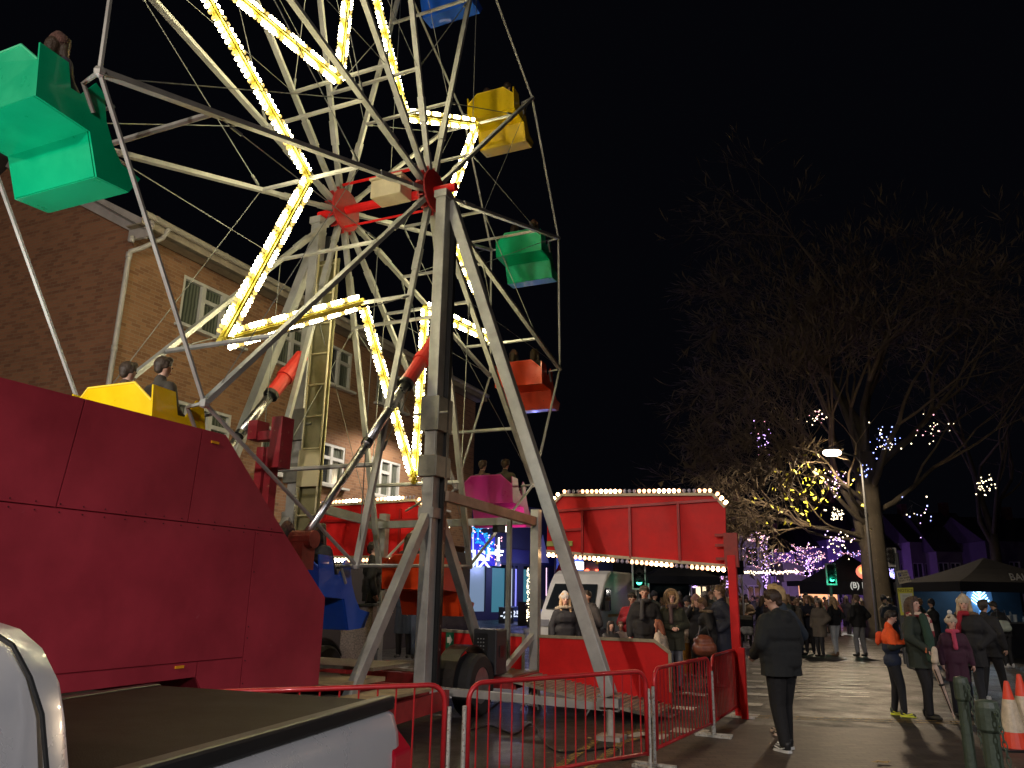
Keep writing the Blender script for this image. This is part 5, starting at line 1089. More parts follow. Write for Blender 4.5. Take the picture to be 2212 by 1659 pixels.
def person(label,H,pos,yaw,coat=(.02,.02,.025),trouser=(.015,.015,.02),arms=('down','down'),hair=('short',(.05,.03,.02)),hat=None,scarf=None,skin='a',hyaw=0,hpitch=0,lean=0,hem=.8,shoes=(.02,.02,.02),sole=None,vox=.016,hood=None,stride=(0,.0),group=None,sit=False,fat=1.0,name='person',furhood=None,link=True,shine=.8,hiddenhands=False,legs_fat=1.22,arrow=0):
    k=H/1.75; caps=[]; P=lambda x,y,z:(x*k,y*k,z*k)
    th=thing(name,label,'person',pos,math.radians(yaw),group)
    hz=.93 if not sit else .55; dz=hz-.93
    lx=lambda z,y=0: (0,y+lean*max(0,z-.93),0)
    def U(x,y,z): # upper body with lean and seat drop
        yy=y*math.cos(lean)+ (z-.93)*math.sin(lean); zz=.93+(z-.93)*math.cos(lean)-y*math.sin(lean); return P(x,yy,zz+dz)
    hc=Vector(U(0,.01,1.53)); HM=Matrix.Rotation(math.radians(-hyaw),3,'Z')@Matrix.Rotation(math.radians(-hpitch),3,'X')
    def Hd(x,y,z): return tuple(HM@((Vector((x,y,z-1.53)))*k)+hc)
    ki=k
    # legs
    feet=[]
    for sx,st in((-1,stride[0]),(1,stride[1])):
        if sit: kn=P(sx*.09,.38,hz+.02); an=P(sx*.08,.39,hz-.36); hp=P(sx*.09,0,hz)
        else: hp=P(sx*.085,0,.9); an=P(sx*.1,st,.09); kn=P(sx*.095,st*.5+.04,.49)
        caps+= [(hp,kn,.09*ki*legs_fat,.063*ki*legs_fat,1),(kn,an,.062*ki*legs_fat,.045*ki*legs_fat,1)]; feet.append(an)
    caps+=[(P(-.07,0,hz),P(.07,0,hz),.105*ki,.105*ki,1),(P(-.05,0,hz+.06),U(-.08,.0,1.3),.1*ki,.11*ki,1),(P(.05,0,hz+.06),U(.08,.0,1.3),.1*ki,.11*ki,1),(U(-.14,0,1.4),U(.14,0,1.4),.06*ki,.06*ki,1)]
    # neck, head
    caps+=[(U(0,-.005,1.42),Hd(0,.0,1.57),.052*ki,.05*ki,0),(Hd(0,-.012,1.655),Hd(0,.005,1.65),.083*ki,.082*ki,0),(Hd(0,.02,1.62),Hd(0,.035,1.575),.066*ki,.045*ki,0),(Hd(0,.075,1.65),Hd(0,.098,1.615),.009*ki,.014*ki,0),
        (Hd(-.08,-.0,1.635),Hd(-.083,-.005,1.615),.014*ki,.01*ki,0),(Hd(.08,-.0,1.635),Hd(.083,-.005,1.615),.014*ki,.01*ki,0),(Hd(-.03,.07,1.668),Hd(.03,.07,1.668),.014*ki,.014*ki,0)]
    el=[];wr=[]
    for sx,a in((-1,arms[0]),(1,arms[1])):
        e=ARMS[a] if isinstance(a,str) else a
        E_=Vector(U(sx*e[0],e[1],e[2])); W_=Vector(U(sx*e[3],e[4],e[5])); el.append(E_);wr.append(W_)
        S_=Vector(U(sx*.17,0,1.4)); caps+=[(tuple(S_),tuple(E_),.05*ki,.04*ki,1),(tuple(E_),tuple(W_),.038*ki,.027*ki,0)]
    R=remesh(caps,vox,smooth=2)
    for sx in(-1,1):
        R.cur=2; R.ball(Hd(sx*.031,.083,1.643),.0125*ki,6,4,(1,.6,.75))
    R.cur=3; R.tube([Hd(-.022,.085,1.582),Hd(0,.094,1.58),Hd(.022,.085,1.582)],.006*ki,5); R.cur=0
    if not hiddenhands:
        for i,(E_,W_) in enumerate(zip(el,wr)):
            a=arms[i]
            if a=='pockets': continue
            d=(W_-E_).normalized(); hand(R,W_,d,k,.9 if a in('front','phone','hold','lap') else .5,0,-1 if i else 1,pd=Vector((-1 if i else 1,0,0)) if a in('down','hang') else Vector((0,0,-1)))
    R.build('body',[SKIN[skin],cmat(trouser),EYE,LIP],th,local=True,smooth=True)
    # shoes
    for (an,sx) in zip(feet,(-1,1)):
        m=MB(); fy=0 if not sit else .0
        c=[(Vector(an)+Vector((0,-.03*k,-.0)),Vector(an)+Vector((0,-.03*k,-.05*k)),.045*k,.038*k,0),(Vector(an)+Vector((0,-.02*k,-.052*k)),Vector(an)+Vector((sx*.012,.15*k,-.06*k)),.036*k,.03*k,0)]
        q=remesh([(tuple(a),tuple(b),r1,r2,i_) for a,b,r1,r2,i_ in c],.012 if vox<.02 else .02)
        so=q.build('shoe',cmat(shoes,.5),th,local=True,smooth=True)
        if sole:
            m=MB(); a=Vector(an); pts=[]
            for y,w_ in((-.07,.03),(-.03,.042),(.06,.046),(.13,.045),(.175,.02)): pts.append((y,w_))
            poly=[Vector((a.x-w_*k,a.y+y*k,a.z-.088*k)) for y,w_ in pts]+[Vector((a.x+w_*k,a.y+y*k,a.z-.088*k)) for y,w_ in pts[::-1]]
            m.prism(poly,Z*.03*k); 
            for s2 in(-1,1): m.tube([a+Vector((s2*.038*k,-.03*k,-.03*k)),a+Vector((s2*.046*k,.03*k,-.055*k)),a+Vector((s2*.04*k,.12*k,-.035*k))],.008*k,4)
            m.build('sole',cmat(sole,.5),so,local=True)
    # coat
    cc=[]; f=fat
    cc+=[(U(-.08,0,1.28),U(.08,0,1.28),.15*ki*f,.15*ki*f,0),(U(-.07,0,1.08),U(.07,0,1.08),.145*ki*f,.145*ki*f,0),(U(-.13,0,1.38),U(.13,0,1.38),.085*ki*f,.085*ki*f,0),(U(0,-.01,1.4),U(0,-.01,1.49),.085*ki,.068*ki,0)]
    if not sit:
        for sx,st in((-1,stride[0]),(1,stride[1])): cc+=[(U(sx*.05,0,1.2),P(sx*.085,st*.25,max(hem-.05,.3)),.13*ki*f,.135*ki*f,0)]
        cc+=[(P(-.05,0,.98),P(.05,0,.98),.15*ki*f,.15*ki*f,0)]
    else: cc+=[(P(-.08,.02,hz+.03),P(.08,.02,hz+.03),.14*ki,.14*ki,0)]
    for sx,E_,W_ in((-1,el[0],wr[0]),(1,el[1],wr[1])):
        d=(W_-E_).normalized(); cc+=[(U(sx*.165,0,1.38),tuple(E_),.08*ki*f,.07*ki*f,0),(tuple(E_),tuple(W_-d*.015*k),.066*ki*f,.05*ki*f,0)]
    if hood=='down': cc+=[(U(-.09,-.07,1.45),U(.09,-.07,1.45),.07*ki,.07*ki,0),(U(0,-.12,1.42),U(0,-.1,1.38),.08*ki,.06*ki,0),(U(-.1,0,1.47),U(-.09,-.07,1.45),.045*ki,.06*ki,0),(U(.1,0,1.47),U(.09,-.07,1.45),.045*ki,.06*ki,0)]
    hemz=P(0,0,hem)[2]
    q=remesh(cc,vox*1.05,cut=hemz if not sit else None,smooth=2); q.build('coat',cmat(coat,shine),th,local=True,smooth=True)
    # hair
    if hair:
        st,hcol=hair; hcaps=[(Hd(0,-.02,1.675),Hd(0,-.01,1.675),.092*ki,.092*ki,0),(Hd(-.04,.035,1.725),Hd(.04,.035,1.725),.04*ki,.04*ki,0),(Hd(-.07,-.01,1.68),Hd(-.075,-.02,1.63),.03*ki,.02*ki,0),(Hd(.07,-.01,1.68),Hd(.075,-.02,1.63),.03*ki,.02*ki,0),(Hd(0,-.05,1.65),Hd(0,-.06,1.6),.075*ki,.05*ki,0)]
        if st=='quiff': hcaps+=[(Hd(-.04,.05,1.75),Hd(.04,.03,1.76),.045*ki,.045*ki,0)]
        if st=='long':
            hcaps+=[(Hd(0,-.06,1.64),U(0,-.09,1.4),.085*ki,.07*ki,0)]
            for sx in(-1,1): hcaps+=[(Hd(sx*.075,.02,1.68),Hd(sx*.088,.01,1.56),.03*ki,.032*ki,0),(Hd(sx*.088,.01,1.56),U(sx*.1,.06,1.34),.036*ki,.025*ki,0)]
        hm=Vector(Hd(0,.1,1.63)); 
        q=remesh(hcaps,min(vox,.014),smooth=1); q.build('hair',mat('hair_%d%d'%(int(hcol[0]*1000),int(hcol[1]*1000)),hcol,.55,0,.35,14,bump=.5,bscale=50),th,local=True,smooth=True)
    if hat:
        hk,hcol=hat; q=remesh([(Hd(0,-.02,1.69),Hd(0,-.005,1.69),.1*ki,.1*ki,0),(Hd(0,-.02,1.74),Hd(0,-.03,1.75),.075*ki,.06*ki,0),(Hd(-.05,-.02,1.68),Hd(.05,-.02,1.68),.07*ki,.07*ki,0)],.014,smooth=1)
        ho=q.build('hat',mat('knit_%d'%int(hcol[0]*1000),hcol,.95,0,.15,20,bump=.8,bscale=60),th,local=True,smooth=True)
        if hk=='bobble': m=MB(); m.ball(Hd(0,-.03,1.83),.045*k,8,6); m.build('bobble',SHOEW,ho,local=True)
    if furhood:
        m=[]; n_=12; up=1 if furhood[0]=='up' else 0
        for i in range(n_):
            a0=2*PI*i/n_;a1=2*PI*(i+1)/n_
            if up: pA=Hd(math.cos(a0)*.125,.03,1.65+math.sin(a0)*.145);pB=Hd(math.cos(a1)*.125,.03,1.65+math.sin(a1)*.145)
            else: pA=U(math.cos(a0)*.15,-.05+math.sin(a0)*.12,1.47+.03*math.sin(a0));pB=U(math.cos(a1)*.15,-.05+math.sin(a1)*.12,1.47+.03*math.sin(a1))
            m.append((pA,pB,.035*ki,.035*ki,0))
        q=remesh(m,.014,smooth=0); fo=q.build('hood_fur',mat('fur_%d'%int(furhood[1][0]*1000),furhood[1],.95,0,.4,40,bump=1,bscale=80),th,local=True,smooth=True)
        if up: q=remesh([(Hd(0,-.04,1.66),Hd(0,-.05,1.62),.12*ki,.12*ki,0),(Hd(0,-.07,1.6),U(0,-.09,1.45),.11*ki,.1*ki,0)],.018); q.build('hood',cmat(coat,shine),th,local=True,smooth=True)
    if scarf:
        q=[]
        for i in range(8):
            a0=2*PI*i/8;a1=2*PI*(i+1)/8; q.append((U(math.cos(a0)*.085,math.sin(a0)*.085,1.49),U(math.cos(a1)*.085,math.sin(a1)*.085,1.49),.042*ki,.042*ki,0))
        q+=[(U(.04,.12,1.47),U(.06,.2,1.2),.04*ki,.045*ki,0)]
        q=remesh(q,.014); q.build('scarf',scarf if not isinstance(scarf,tuple) else cmat(scarf,.9),th,local=True,smooth=True)
    return th
BLK=(.014,.015,.017)
def gp(x,y): return gz(x,y)
def hp(x,ytop,H):   # ground position from the head-top pixel row is ill conditioned: use depth
    pass
def atd(x,D): p=at(x,1290,D); return Vector((p.x,D,0))
# front pair
q1=gz(1700,1622)
P1=person('person in black hooded jacket, black joggers and black white trainers, back to the camera',1.74,q1,26,coat=(.009,.011,.012),trouser=(.006,.006,.007),arms=('lap','lap'),hair=('short',(.035,.018,.01)),hyaw=-32,hpitch=14,hem=.8,hood='down',shoes=(.01,.01,.01),sole=(.7,.7,.66),vox=.012,fat=1.38,legs_fat=1.42,lean=.04,shine=.85,stride=(-.08,.08))
q2=gz(1706,1590)
P2=person('blond haired person in dark jacket half hidden behind the black hooded jacket',1.8,q2,40,coat=(.02,.03,.045),trouser=(.008,.008,.01),arms=('lap',(.36,-.05,1.16,.2,.24,1.05)),hair=('quiff',(.4,.27,.12)),hpitch=15,hyaw=5,hem=.86,shoes=(.03,.02,.02),sole=(.65,.5,.4),vox=.014,fat=1.2,stride=(-.02,.14),shine=.85)
# boy
q3=gz(1940,1546)
P3_=person('boy in orange and blue jacket with a phone, yellow shoes',1.5,q3,-112,coat=(.85,.1,.015),trouser=(.008,.009,.012),arms=('phone','phone'),hair=('short',(.02,.013,.01)),skin='b',hpitch=22,hem=1.18,shoes=(.06,.07,.05),sole=(.7,.75,.05),vox=.013,fat=1.08,stride=(-.04,.1))
k=1.5/1.75
cp=remesh([((-.06*k,0,1.12*k),(.06*k,0,1.12*k),.155*k,.155*k,0),((-.06*k,0,.9*k),(.06*k,0,.9*k),.15*k,.15*k,0)],.016,cut=.8*k,smooth=2,keep=lambda c:c[:,2]<1.2*k); cp.build('jacket_body',cmat((.012,.02,.045)),P3_,local=True,smooth=True)
cp=remesh([((-.24*k,.0,1.14*k),(-.1*k,.26*k,1.22*k),.077*k,.06*k,0)],.016); cp.build('sleeve',cmat((.015,.05,.12)),P3_,local=True,smooth=True)
cp=remesh([((.24*k,.0,1.14*k),(.1*k,.26*k,1.22*k),.077*k,.06*k,0)],.016); cp.build('sleeve',cmat((.015,.018,.016)),P3_,local=True,smooth=True)
hq=remesh([((-.1*k,-.16*k,1.3*k),(-.16*k,-.2*k,1.16*k),.06*k,.03*k,0),((.02,-.17*k,1.32*k),(0,-.2*k,1.2*k),.07*k,.05*k,0)],.016); hq.build('hood',cmat((.75,.08,.015)),P3_,local=True,smooth=True)
m=MB(); m.box((.0,.37*k,1.27*k),(.07,.012,.13)); ph=m.build('phone',BLACK,P3_,local=True); ph.parent=None; ph.matrix_world=Matrix.Translation(q3)@Matrix.Rotation(math.radians(-112),4,'Z'); tag(ph,'dark phone held by the boy in the orange jacket','phone')
m=MB(); m.box((0,.363*k,1.27*k),(.06,.004,.11)); sc_=m.build('screen',emi('phone_glow',(.8,.85,1),1.2,None,False),ph,local=True)
# woman with umbrella
TART=bpy.data.materials.new('tartan'); TART.use_nodes=True; nt=TART.node_tree; pb=nt.nodes['Principled BSDF']; tc=nt.nodes.new('ShaderNodeTexCoord'); ck=nt.nodes.new('ShaderNodeTexChecker'); ck.inputs['Scale'].default_value=9; ck.inputs['Color1'].default_value=(.55,.42,.33,1); ck.inputs['Color2'].default_value=(.22,.03,.04,1); nt.links.new(tc.outputs['Object'],ck.inputs['Vector']); nt.links.new(ck.outputs[0],pb.inputs['Base Color']); pb.inputs['Roughness'].default_value=.95
q4=gz(2003,1552)
P4=person('smiling person in dark green coat with a wide tartan scarf holding a furled umbrella',1.7,q4,-142,coat=(.022,.032,.024),trouser=(.008,.008,.01),arms=('down',(.27,0,1.16,.24,.24,.98)),hair=('long',(.06,.032,.018)),skin='b',scarf=TART,hyaw=5,hpitch=-6,hem=.72,vox=.012,fat=1.15,lean=-.04,shoes=(.012,.012,.012),stride=(-.03,.1))
k=1.7/1.75
q=remesh([((.1*k,.15*k,1.46*k),(.17*k,.24*k,1.15*k),.055,.07,0),((.17*k,.24*k,1.15*k),(.22*k,.26*k,.86*k),.07,.06,0)],.014); q.build('scarf_end',cmat((.02,.05,.035),.9),P4,local=True,smooth=True)
q=remesh([((.2*k,.3*k,1.0*k),(.23*k,.31*k,.85*k),.05,.055,0)],.014); q.build('scarf_band',cmat((.6,.5,.38),.9),P4,local=True,smooth=True)
q=remesh([((-.1*k,.1*k,1.47*k),(.02*k,.19*k,1.4*k),.045,.05,0),((.02*k,.19*k,1.4*k),(.05*k,.22*k,1.2*k),.05,.055,0)],.014); q.build('scarf_drape',TART,P4,local=True,smooth=True)
hw_=q4+Matrix.Rotation(math.radians(-142),3,'Z')@Vector((.24*k,.26*k,.93*k)); tipw=gz(2062,1553,.03)
um=thing('umbrella','furled cream and black umbrella held point down by the person in the green coat','umbrella',hw_); dU=(tipw-hw_).normalized(); LU=(tipw-hw_).length
m=MB(); m.tube([hw_-dU*.02+Vector((-.05,0,.0)),hw_-dU*.06+Vector((-.03,0,.03)),hw_-dU*.06,hw_,hw_+dU*.15],.012,7); m.build('handle',mat('umb_handle',(.6,.16,.06),.35,0,.1),um)
m=MB(); m.tube([hw_+dU*.12,hw_+dU*.2,hw_+dU*.4,hw_+dU*(LU-.08),tipw],[.015,.045,.035,.016,.004],10); m.build('canopy',mat('umb_cream',(.55,.42,.34),.6,0,.35,7),um)
m=MB(); 
for a_ in(0,2.1,4.2): s_=dU.orthogonal().normalized(); s2=dU.cross(s_); o_=(s_*math.cos(a_)+s2*math.sin(a_)); m.tube([hw_+dU*.2+o_*.04,hw_+dU*.42+o_*.034,hw_+dU*(LU-.1)+o_*.014],.009,4)
m.tube([hw_+dU*.42,hw_+dU*.45],.04,8); m.build('black_folds',BLACK,um)
# beanie person
q5=gz(2112,1535)
P5=person('person in cream knitted hat, red scarf and black fur hooded parka looking back',1.72,q5,128,coat=(.012,.012,.014),trouser=(.02,.022,.028),arms=('pockets','pockets'),hair=('long',(.45,.33,.2)),hat=('beanie',(.5,.42,.33)),scarf=(.3,.012,.025),skin='b',hyaw=-20,hem=.68,vox=.013,fat=1.25,furhood=('down',(.16,.1,.055)),shoes=(.02,.02,.02))
q6=atd(2048,12.4)
P6=person('child in white bobble hat and pink scarf beside the black parka',1.42,q6,175,coat=(.05,.012,.03),trouser=(.01,.01,.015),arms=('down','down'),hair=('short',(.1,.06,.03)),hat=('bobble',(.5,.52,.56)),scarf=(.5,.06,.12),skin='b',vox=.014,hem=.6)
q7=gz(2150,1512)
P7=person('person in black with white trainers walking behind the black parka',1.68,q7,-60,coat=(.01,.01,.012),trouser=(.008,.008,.01),arms=('down','down'),hair=('short',(.03,.02,.015)),vox=.016,shoes=(.5,.5,.48),sole=(.65,.65,.62),stride=(-.15,.2),hem=.75,fat=1.1)
P8=person('stall visitor in black with white bag bending at the lit stall counter',1.7,atd(2160,21.3),20,coat=(.01,.01,.012),trouser=(.01,.01,.012),arms=('front','front'),hair=('short',(.02,.015,.01)),vox=.02,shoes=(.5,.5,.5),lean=.3,hpitch=30)
bg_=thing('shoulder_bag','pale green handbag slung on the stall visitor in black','bag',atd(2159,21.0)+Z*1.0)
q=remesh([((-.1,0,.0),(.1,0,.0),.1,.1,0),((-.08,0,.1),(.08,0,.1),.1,.09,0)],.02); q.build('bag_body',cmat((.35,.4,.34)),bg_,local=True,smooth=True)
m=MB(); m.tube([Vector((-.14,0,.14)),Vector((-.1,.05,.45)),Vector((.1,.05,.45)),Vector((.14,0,.14))],.01,5); m.build('strap',BLACK,bg_,local=True)
# jeans pair
P9=person('person with long hair in black top and pale jeans crossing the road',1.72,atd(1798,24.6),30,coat=(.012,.014,.018),trouser=(.5,.54,.58),arms=('pockets','pockets'),hair=('long',(.3,.2,.11)),vox=.018,shoes=(.2,.12,.07),hem=.9,stride=(-.06,.08),legs_fat=1.15)
P10=person('person in black coat and grey wide trousers beside the pale jeans',1.78,atd(1850,24.6),20,coat=(.012,.012,.014),trouser=(.24,.25,.27),arms=('pockets','pockets'),hair=('short',(.12,.08,.05)),vox=.018,shoes=(.02,.02,.02),hem=.82,stride=(.05,-.05),legs_fat=1.25,fat=1.1)
# pram group
P11=person('person in brown fur coat pushing a pram right of the red post',1.66,gz(1617,1388),160,coat=(.16,.11,.07),trouser=(.03,.03,.03),arms=('front','front'),hair=('long',(.05,.03,.02)),scarf=(.5,.48,.45),vox=.018,shoes=(.02,.02,.02),hem=.6,fat=1.2)
q=gz(1612,1398); pr=thing('pram','black pushchair with a pale liner right of the tall red post','pram',q)
m=MB(); m.tube([q+Vector((-.25,.4,1.0)),q+Vector((.25,.4,1.0))],.02,6)
for s_ in(-1,1): m.tube([q+Vector((s_*.25,.4,1.0)),q+Vector((s_*.25,0,.5)),q+Vector((s_*.22,-.35,.2))],.018,6); m.tube([q+Vector((s_*.25,.1,.55)),q+Vector((s_*.28,.35,.15))],.018,6)
m.build('chassis',BLACK,pr)
m=MB(); m.lathe(q+Vector((-.24,.1,.75)),[(.3,0),(.3,.48)],14,Vector((1,0,0))); m.build('hood',BLACK,pr)
q_=remesh([((q.x-.12,q.y-.15,.58),(q.x+.12,q.y-.15,.58),.12,.12,0),((q.x-.1,q.y-.3,.5),(q.x+.1,q.y-.3,.5),.1,.1,0)],.025); q_.build('seat_liner',cmat((.4,.38,.36)),pr,smooth=True)
for s_ in(-1,1):
    for y_ in(-.35,.35): m=MB(); m.lathe(q+Vector((s_*.26-.02,y_,.13)),[(.09,0),(.13,.01),(.13,.035),(.09,.045)],14,Vector((1,0,0))); m.build('wheel',RUBBER,pr)
# group behind the platform
P12=person('fair haired person in pale knitted hat before the white van',1.66,atd(1220,14.6),200,coat=(.014,.014,.018),trouser=(.01,.01,.012),arms=('down','down'),hair=('long',(.45,.3,.16)),hat=('beanie',(.42,.4,.37)),vox=.013,furhood=('down',(.4,.34,.25)),hyaw=15)
P13=person('person in dark red puffer coat looking down at hands beside the white van',1.7,atd(1366,16.2),165,coat=(.32,.014,.025),trouser=(.01,.01,.012),arms=('phone','phone'),hair=('short',(.03,.02,.014)),vox=.014,hem=.62,fat=1.15,hpitch=18,skin='b')
P14=person('tall person in long black overcoat with grey short hair left of the olive parka',1.82,atd(1392,15.0),172,coat=(.008,.008,.01),trouser=(.008,.008,.01),arms=('hang','down'),hair=('short',(.09,.075,.06)),vox=.012,hem=.5,fat=1.15,scarf=(.05,.05,.055),skin='b',hpitch=8)
P15=person('person in olive parka with fur edged hood up and curly fair hair',1.72,atd(1450,15.2),180,coat=(.035,.038,.022),trouser=(.13,.14,.16),arms=('front','front'),hair=('long',(.3,.18,.08)),vox=.012,hem=.7,fat=1.15,furhood=('up',(.28,.2,.12)),scarf=(.08,.05,.05),skin='b',hpitch=-14)
P16=person('small child with red brown hair and cream coat leaning over the low red panel',1.25,atd(1430,14.3),60,coat=(.42,.36,.28),trouser=(.02,.02,.02),arms=('front','front'),hair=('long',(.17,.05,.02)),vox=.013,lean=.2)
P17=person('child in shiny silver jacket and mustard trousers with her back to the camera',1.38,gz(1492,1462),10,coat=(.42,.36,.35),trouser=(.5,.25,.05),arms=('phone','phone'),hair=('long',(.03,.02,.012)),vox=.013,hem=.88,fat=1.15,shine=.32,hpitch=-18,legs_fat=1.35,shoes=(.5,.45,.4))
P18=person('person with brown bob in black coat bending towards the child in silver',1.64,atd(1532,15.6),82,coat=(.016,.015,.014),trouser=(.01,.01,.012),arms=('lap','hold'),hair=('short',(.2,.12,.07)),vox=.013,hem=.62,lean=.22,fat=1.15,hpitch=12,skin='b',furhood=('down',(.3,.22,.14)))
fl2=thing('floodlight','small floodlight under the steel cross beam facing the waiting people','floodlight',W(-5.6,12.05,2.72)); bb_=world_loc(fl2)  # fill lamp added to brighten the group shaded by the sign board
m=MB(); m.box(bb_+Z*.08,(.04,.04,.16)); m.build('bracket',BLACK,fl2); m=MB(); m.box(bb_-Z*.03,(.22,.12,.12)); m.build('lamp_head',BLACK,fl2)
m=MB(); m.box(bb_+Vector((.03,.065,-.03)),(.18,.01,.09)); m.build('lens',emi('flood_warm',(1,.85,.7),10,None,False),fl2); ld=bpy.data.lights.new('glow','SPOT'); ld.energy=260; ld.color=(1,.8,.62); ld.shadow_soft_size=.1; ld.spot_size=math.radians(125); ld.spot_blend=.4; lo=bpy.data.objects.new('glow',ld); COL.objects.link(lo); lo.parent=fl2; lo.location=T*.2-Z*.05; lo.rotation_euler=(T*.85+N*.3-Z*.35).to_track_quat('-Z','Y').to_euler()
bg_=thing('handbag','round brown leather bag held between the silver jacket and the bending person','bag',atd(1517,15.2)+Z*.72)
q=remesh([((-.08,0,.0),(.08,0,.0),.15,.15,0),((-.05,0,.12),(.05,0,.12),.13,.12,0)],.02); q.build('bag_body',mat('leather_brown',(.17,.05,.025),.4,0,.2,8),bg_,local=True,smooth=True)
m=MB(); m.tube([Vector((-.12,0,.16)),Vector((-.06,.02,.4)),Vector((.06,.02,.4)),Vector((.12,0,.16))],.012,5); m.build('strap',BLACK,bg_,local=True)
P19=person('tall cropped haired person in navy coat just left of the red post',1.86,atd(1555,15.6),95,coat=(.01,.014,.03),trouser=(.01,.01,.014),arms=('pockets','pockets'),hair=('short',(.13,.075,.035)),vox=.012,hem=.55,fat=1.2,skin='b',hyaw=10)
m=MB(); k=1.86/1.75
for i_ in range(2): text_mb(m,'HH',Vector((.245*k,-.03*k+i_*0,1.2*k)),Vector((0,1,0)),Z,.075,Vector((.03*k,0,0)),.004)
m.build('sleeve_mark',SHOEW,P19,local=True); 
P20=person('person in a pink hood with pale face behind the silver jacket child',1.66,atd(1503,17.4),185,coat=(.02,.02,.025),trouser=(.01,.01,.012),arms=('down','raise'),hair=('long',(.3,.2,.18)),hat=('beanie',(.32,.16,.16)),vox=.016,skin='b')
P21=person('person with long dark hair further back by the tent poles',1.66,atd(1487,20.5),190,coat=(.02,.02,.03),trouser=(.01,.01,.012),arms=('down','down'),hair=('long',(.015,.01,.01)),vox=.018,scarf=(.4,.4,.42))
P22=person('child with a pale face low behind the red panel',1.2,atd(1318,14.4),200,coat=(.02,.02,.02),trouser=(.01,.01,.012),arms=('down','down'),hair=('long',(.03,.02,.015)),hood=None,vox=.014)
P23=person('person in grey brown coat mostly hidden behind the slanted tower leg',1.72,atd(1272,15.4),140,coat=(.04,.035,.035),trouser=(.01,.01,.012),arms=('phone','phone'),hair=('short',(.03,.02,.015)),vox=.015,hood='down',fat=1.15,lean=.1)
P24=person('small child crouched by the silver foil bags near the van',1.15,atd(1340,15.8),170,coat=(.25,.2,.2),trouser=(.02,.02,.02),arms=('front','front'),hair=('short',(.12,.06,.04)),vox=.014,skin='b')
fb=thing('foil_bags','heap of shiny silver foil wrapped bags in front of the white van','bag',atd(1325,17.5))
FOIL=mat('foil',(.6,.58,.7),.16,.95,.2,6,bump=1.0,bscale=9)
q0=atd(1325,17.5); rr=random.Random(12); cps=[]
for i in range(14): cps.append(((rr.uniform(-.55,.55),rr.uniform(-.2,.2),rr.uniform(.2,1.0)),(rr.uniform(-.55,.55),rr.uniform(-.2,.2),rr.uniform(.2,.9)),.2,.15,0))
q=remesh(cps,.04,smooth=0); q.build('foil_wrap',FOIL,fb,local=True)
P25=person('person in dark hat behind the olive parka near the small peaked tent',1.72,atd(1447,19),180,coat=(.03,.02,.02),trouser=(.01,.01,.012),arms=('down','down'),hair=('short',(.015,.01,.01)),hat=('beanie',(.02,.02,.03)),vox=.018)
# operator
op=W(-8.35,11.2,.62); p_=onT(800,1300,11.6); op=Vector((p_.x,p_.y,.68))
P26=person('ride operator in black jacket standing at the control box behind the blue gondola',1.78,op,-78,coat=(.008,.008,.009),trouser=(.006,.006,.007),arms=('hold','down'),hair=('short',(.025,.015,.01)),skin='b',hpitch=-4,vox=.012,hem=.78,fat=1.1)
cb_=onT(772,1400,11.2); c0=Vector((cb_.x,cb_.y,.5)); cx=thing('control_box','patterned ride control box in front of the operator','box',c0)
m=MB(); m.box(c0+Z*.45,(.5,.4,.9)); m.build('cabinet',mat('pattern_panel',(.3,.24,.2),.5,0,.6,40),cx,bevel=.01); m=MB(); m.box(c0+Z*.92,(.56,.46,.04)); m.build('top',DGREY,cx); m=MB(); m.tube([c0+Vector((.1,-.1,.94)),c0+Vector((.12,-.12,1.1))],.015,6); m.build('lever',BLACK,cx)
P27=person('person in long denim coat waiting behind the tower brace',1.7,(lambda p:Vector((p.x,p.y,.45)))(onT(872,1400,13.2)),170,coat=(.05,.07,.11),trouser=(.02,.02,.025),arms=('down','down'),hair=('short',(.03,.02,.015)),vox=.015,hem=.45)
P28=person('person in jeans and dark top waiting next to the long denim coat',1.7,(lambda p:Vector((p.x,p.y,.45)))(onT(905,1400,13.2)),185,coat=(.02,.02,.025),trouser=(.08,.11,.17),arms=('down','down'),hair=('short',(.03,.02,.015)),vox=.015,hem=.9)
# ---------------- riders ----------------
RC=[(.02,.02,.025),(.1,.06,.04),(.03,.03,.05),(.05,.04,.03)]
rids=[]
for i in range(4):
    rids.append(person('rider',1.6,(0,0,-50),0,coat=RC[i],trouser=(.02,.02,.03),arms=('lap','lap'),hair=('short' if i%2 else 'long',(.04,.025,.015)),vox=.02,sit=True,hiddenhands=False,hat=('beanie',(.1,.05,.04)) if i==2 else None))
used=set(); names={0:'large green',1:'left hand yellow',2:'low blue',3:'bottom red',4:'magenta',5:'orange red',6:'small green',7:'right hand yellow',8:'topmost blue'}
for (k,g_,P) in GOND:
    for j,u in enumerate((-.25,.25)):
        v=(k+j*2+ (k//3))%4; src=rids[v]; o=src if v not in used else copy_tree(src); used.add(v)
        z_=P.z-.27-.55*1.6/1.75+.04; b=P+N*u+T*(-.02); o.location=(b.x,b.y,z_); o.rotation_euler=(0,0,math.atan2(T.y,T.x)-PI/2+rnd.uniform(-.15,.15))
        tag(o,'rider on the %s side of the %s gondola'%('far' if j==0 else 'near',names[k]),'person','riders in the gondolas')
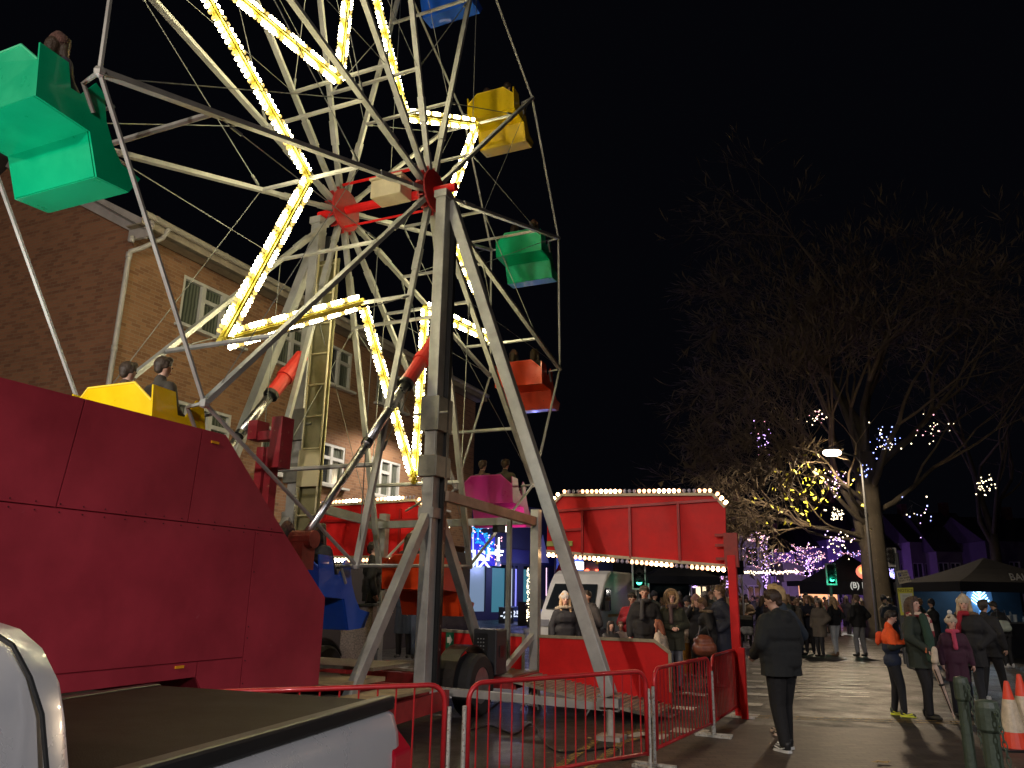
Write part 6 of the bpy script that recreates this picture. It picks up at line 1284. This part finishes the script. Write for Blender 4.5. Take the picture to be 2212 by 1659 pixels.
# ---------------- crowd ----------------
cv=[]
for i,(co,tr_,hs,st,hat,f) in enumerate([((.015,.015,.02),(.02,.02,.03),('short',(.03,.02,.012)),(-.08,.12),None,1.15),((.02,.025,.05),(.02,.02,.025),('long',(.1,.06,.03)),(0,.06),None,1.15),((.03,.02,.02),(.03,.04,.06),('short',(.2,.12,.06)),(.1,-.1),None,1.1),((.05,.05,.05),(.02,.02,.025),('long',(.03,.02,.015)),(.04,0),('beanie',(.25,.22,.2)),1.2),((.015,.02,.018),(.015,.015,.02),('short',(.02,.015,.01)),(-.05,.05),('beanie',(.03,.03,.04)),1.25),((.1,.02,.05),(.02,.02,.025),('long',(.25,.15,.08)),(-.1,.08),None,1.1)]):
    cv.append(person('p',1.7,(0,0,-60),0,coat=co,trouser=tr_,arms=('pockets','down') if i%2 else ('phone','down'),hair=hs,stride=st,hat=hat,fat=f,vox=.03,hem=.6+.08*(i%3),hiddenhands=(i%2==1)))
rr=random.Random(21); CC=[(.012,.012,.015),(.015,.018,.035),(.03,.02,.02),(.02,.03,.025),(.06,.05,.04),(.1,.02,.03),(.05,.05,.06),(.008,.008,.01),(.02,.02,.06),(.12,.1,.08)]
spots=[]
for x in range(1600,1925,8):
    for r_ in range(2):
        spots.append((x+rr.uniform(-5,5),rr.uniform(27,34) if r_==0 else rr.uniform(36,52)))
for x in range(1400,1600,17): spots.append((x+rr.uniform(-4,4),rr.uniform(20,30)))
for x in (1765,1742,1720,1700,1790,1680,1660): spots.append((x,rr.uniform(23.5,26)))
for x in (1985,2010,2040,1960): spots.append((x,rr.uniform(22,30)))
first=set()
for n_,(x,D) in enumerate(spots):
    if 1775<x<1905 and D<36: continue
    if x<1645 and x>1585 and D<31: continue
    v=rr.randrange(6); o=cv[v] if v not in first else copy_tree(cv[v]); nw=v in first; first.add(v)
    p=atd(x,D); o.location=(p.x,p.y,0); o.rotation_euler=(0,0,rr.uniform(0,6.28)); s_=rr.uniform(.9,1.07); o.scale=(s_,s_,s_)
    tag(o,'person in dark winter clothes standing in the crowd down the street','person','crowd of people in the street')
    if nw:
        for ch in o.children:
            if ch.name.startswith('coat'):
                ch.material_slots[0].link='OBJECT'; ch.material_slots[0].material=cmat(rr.choice(CC))
for v in range(6):
    if v not in first: cv[v].location=(0,90,0)
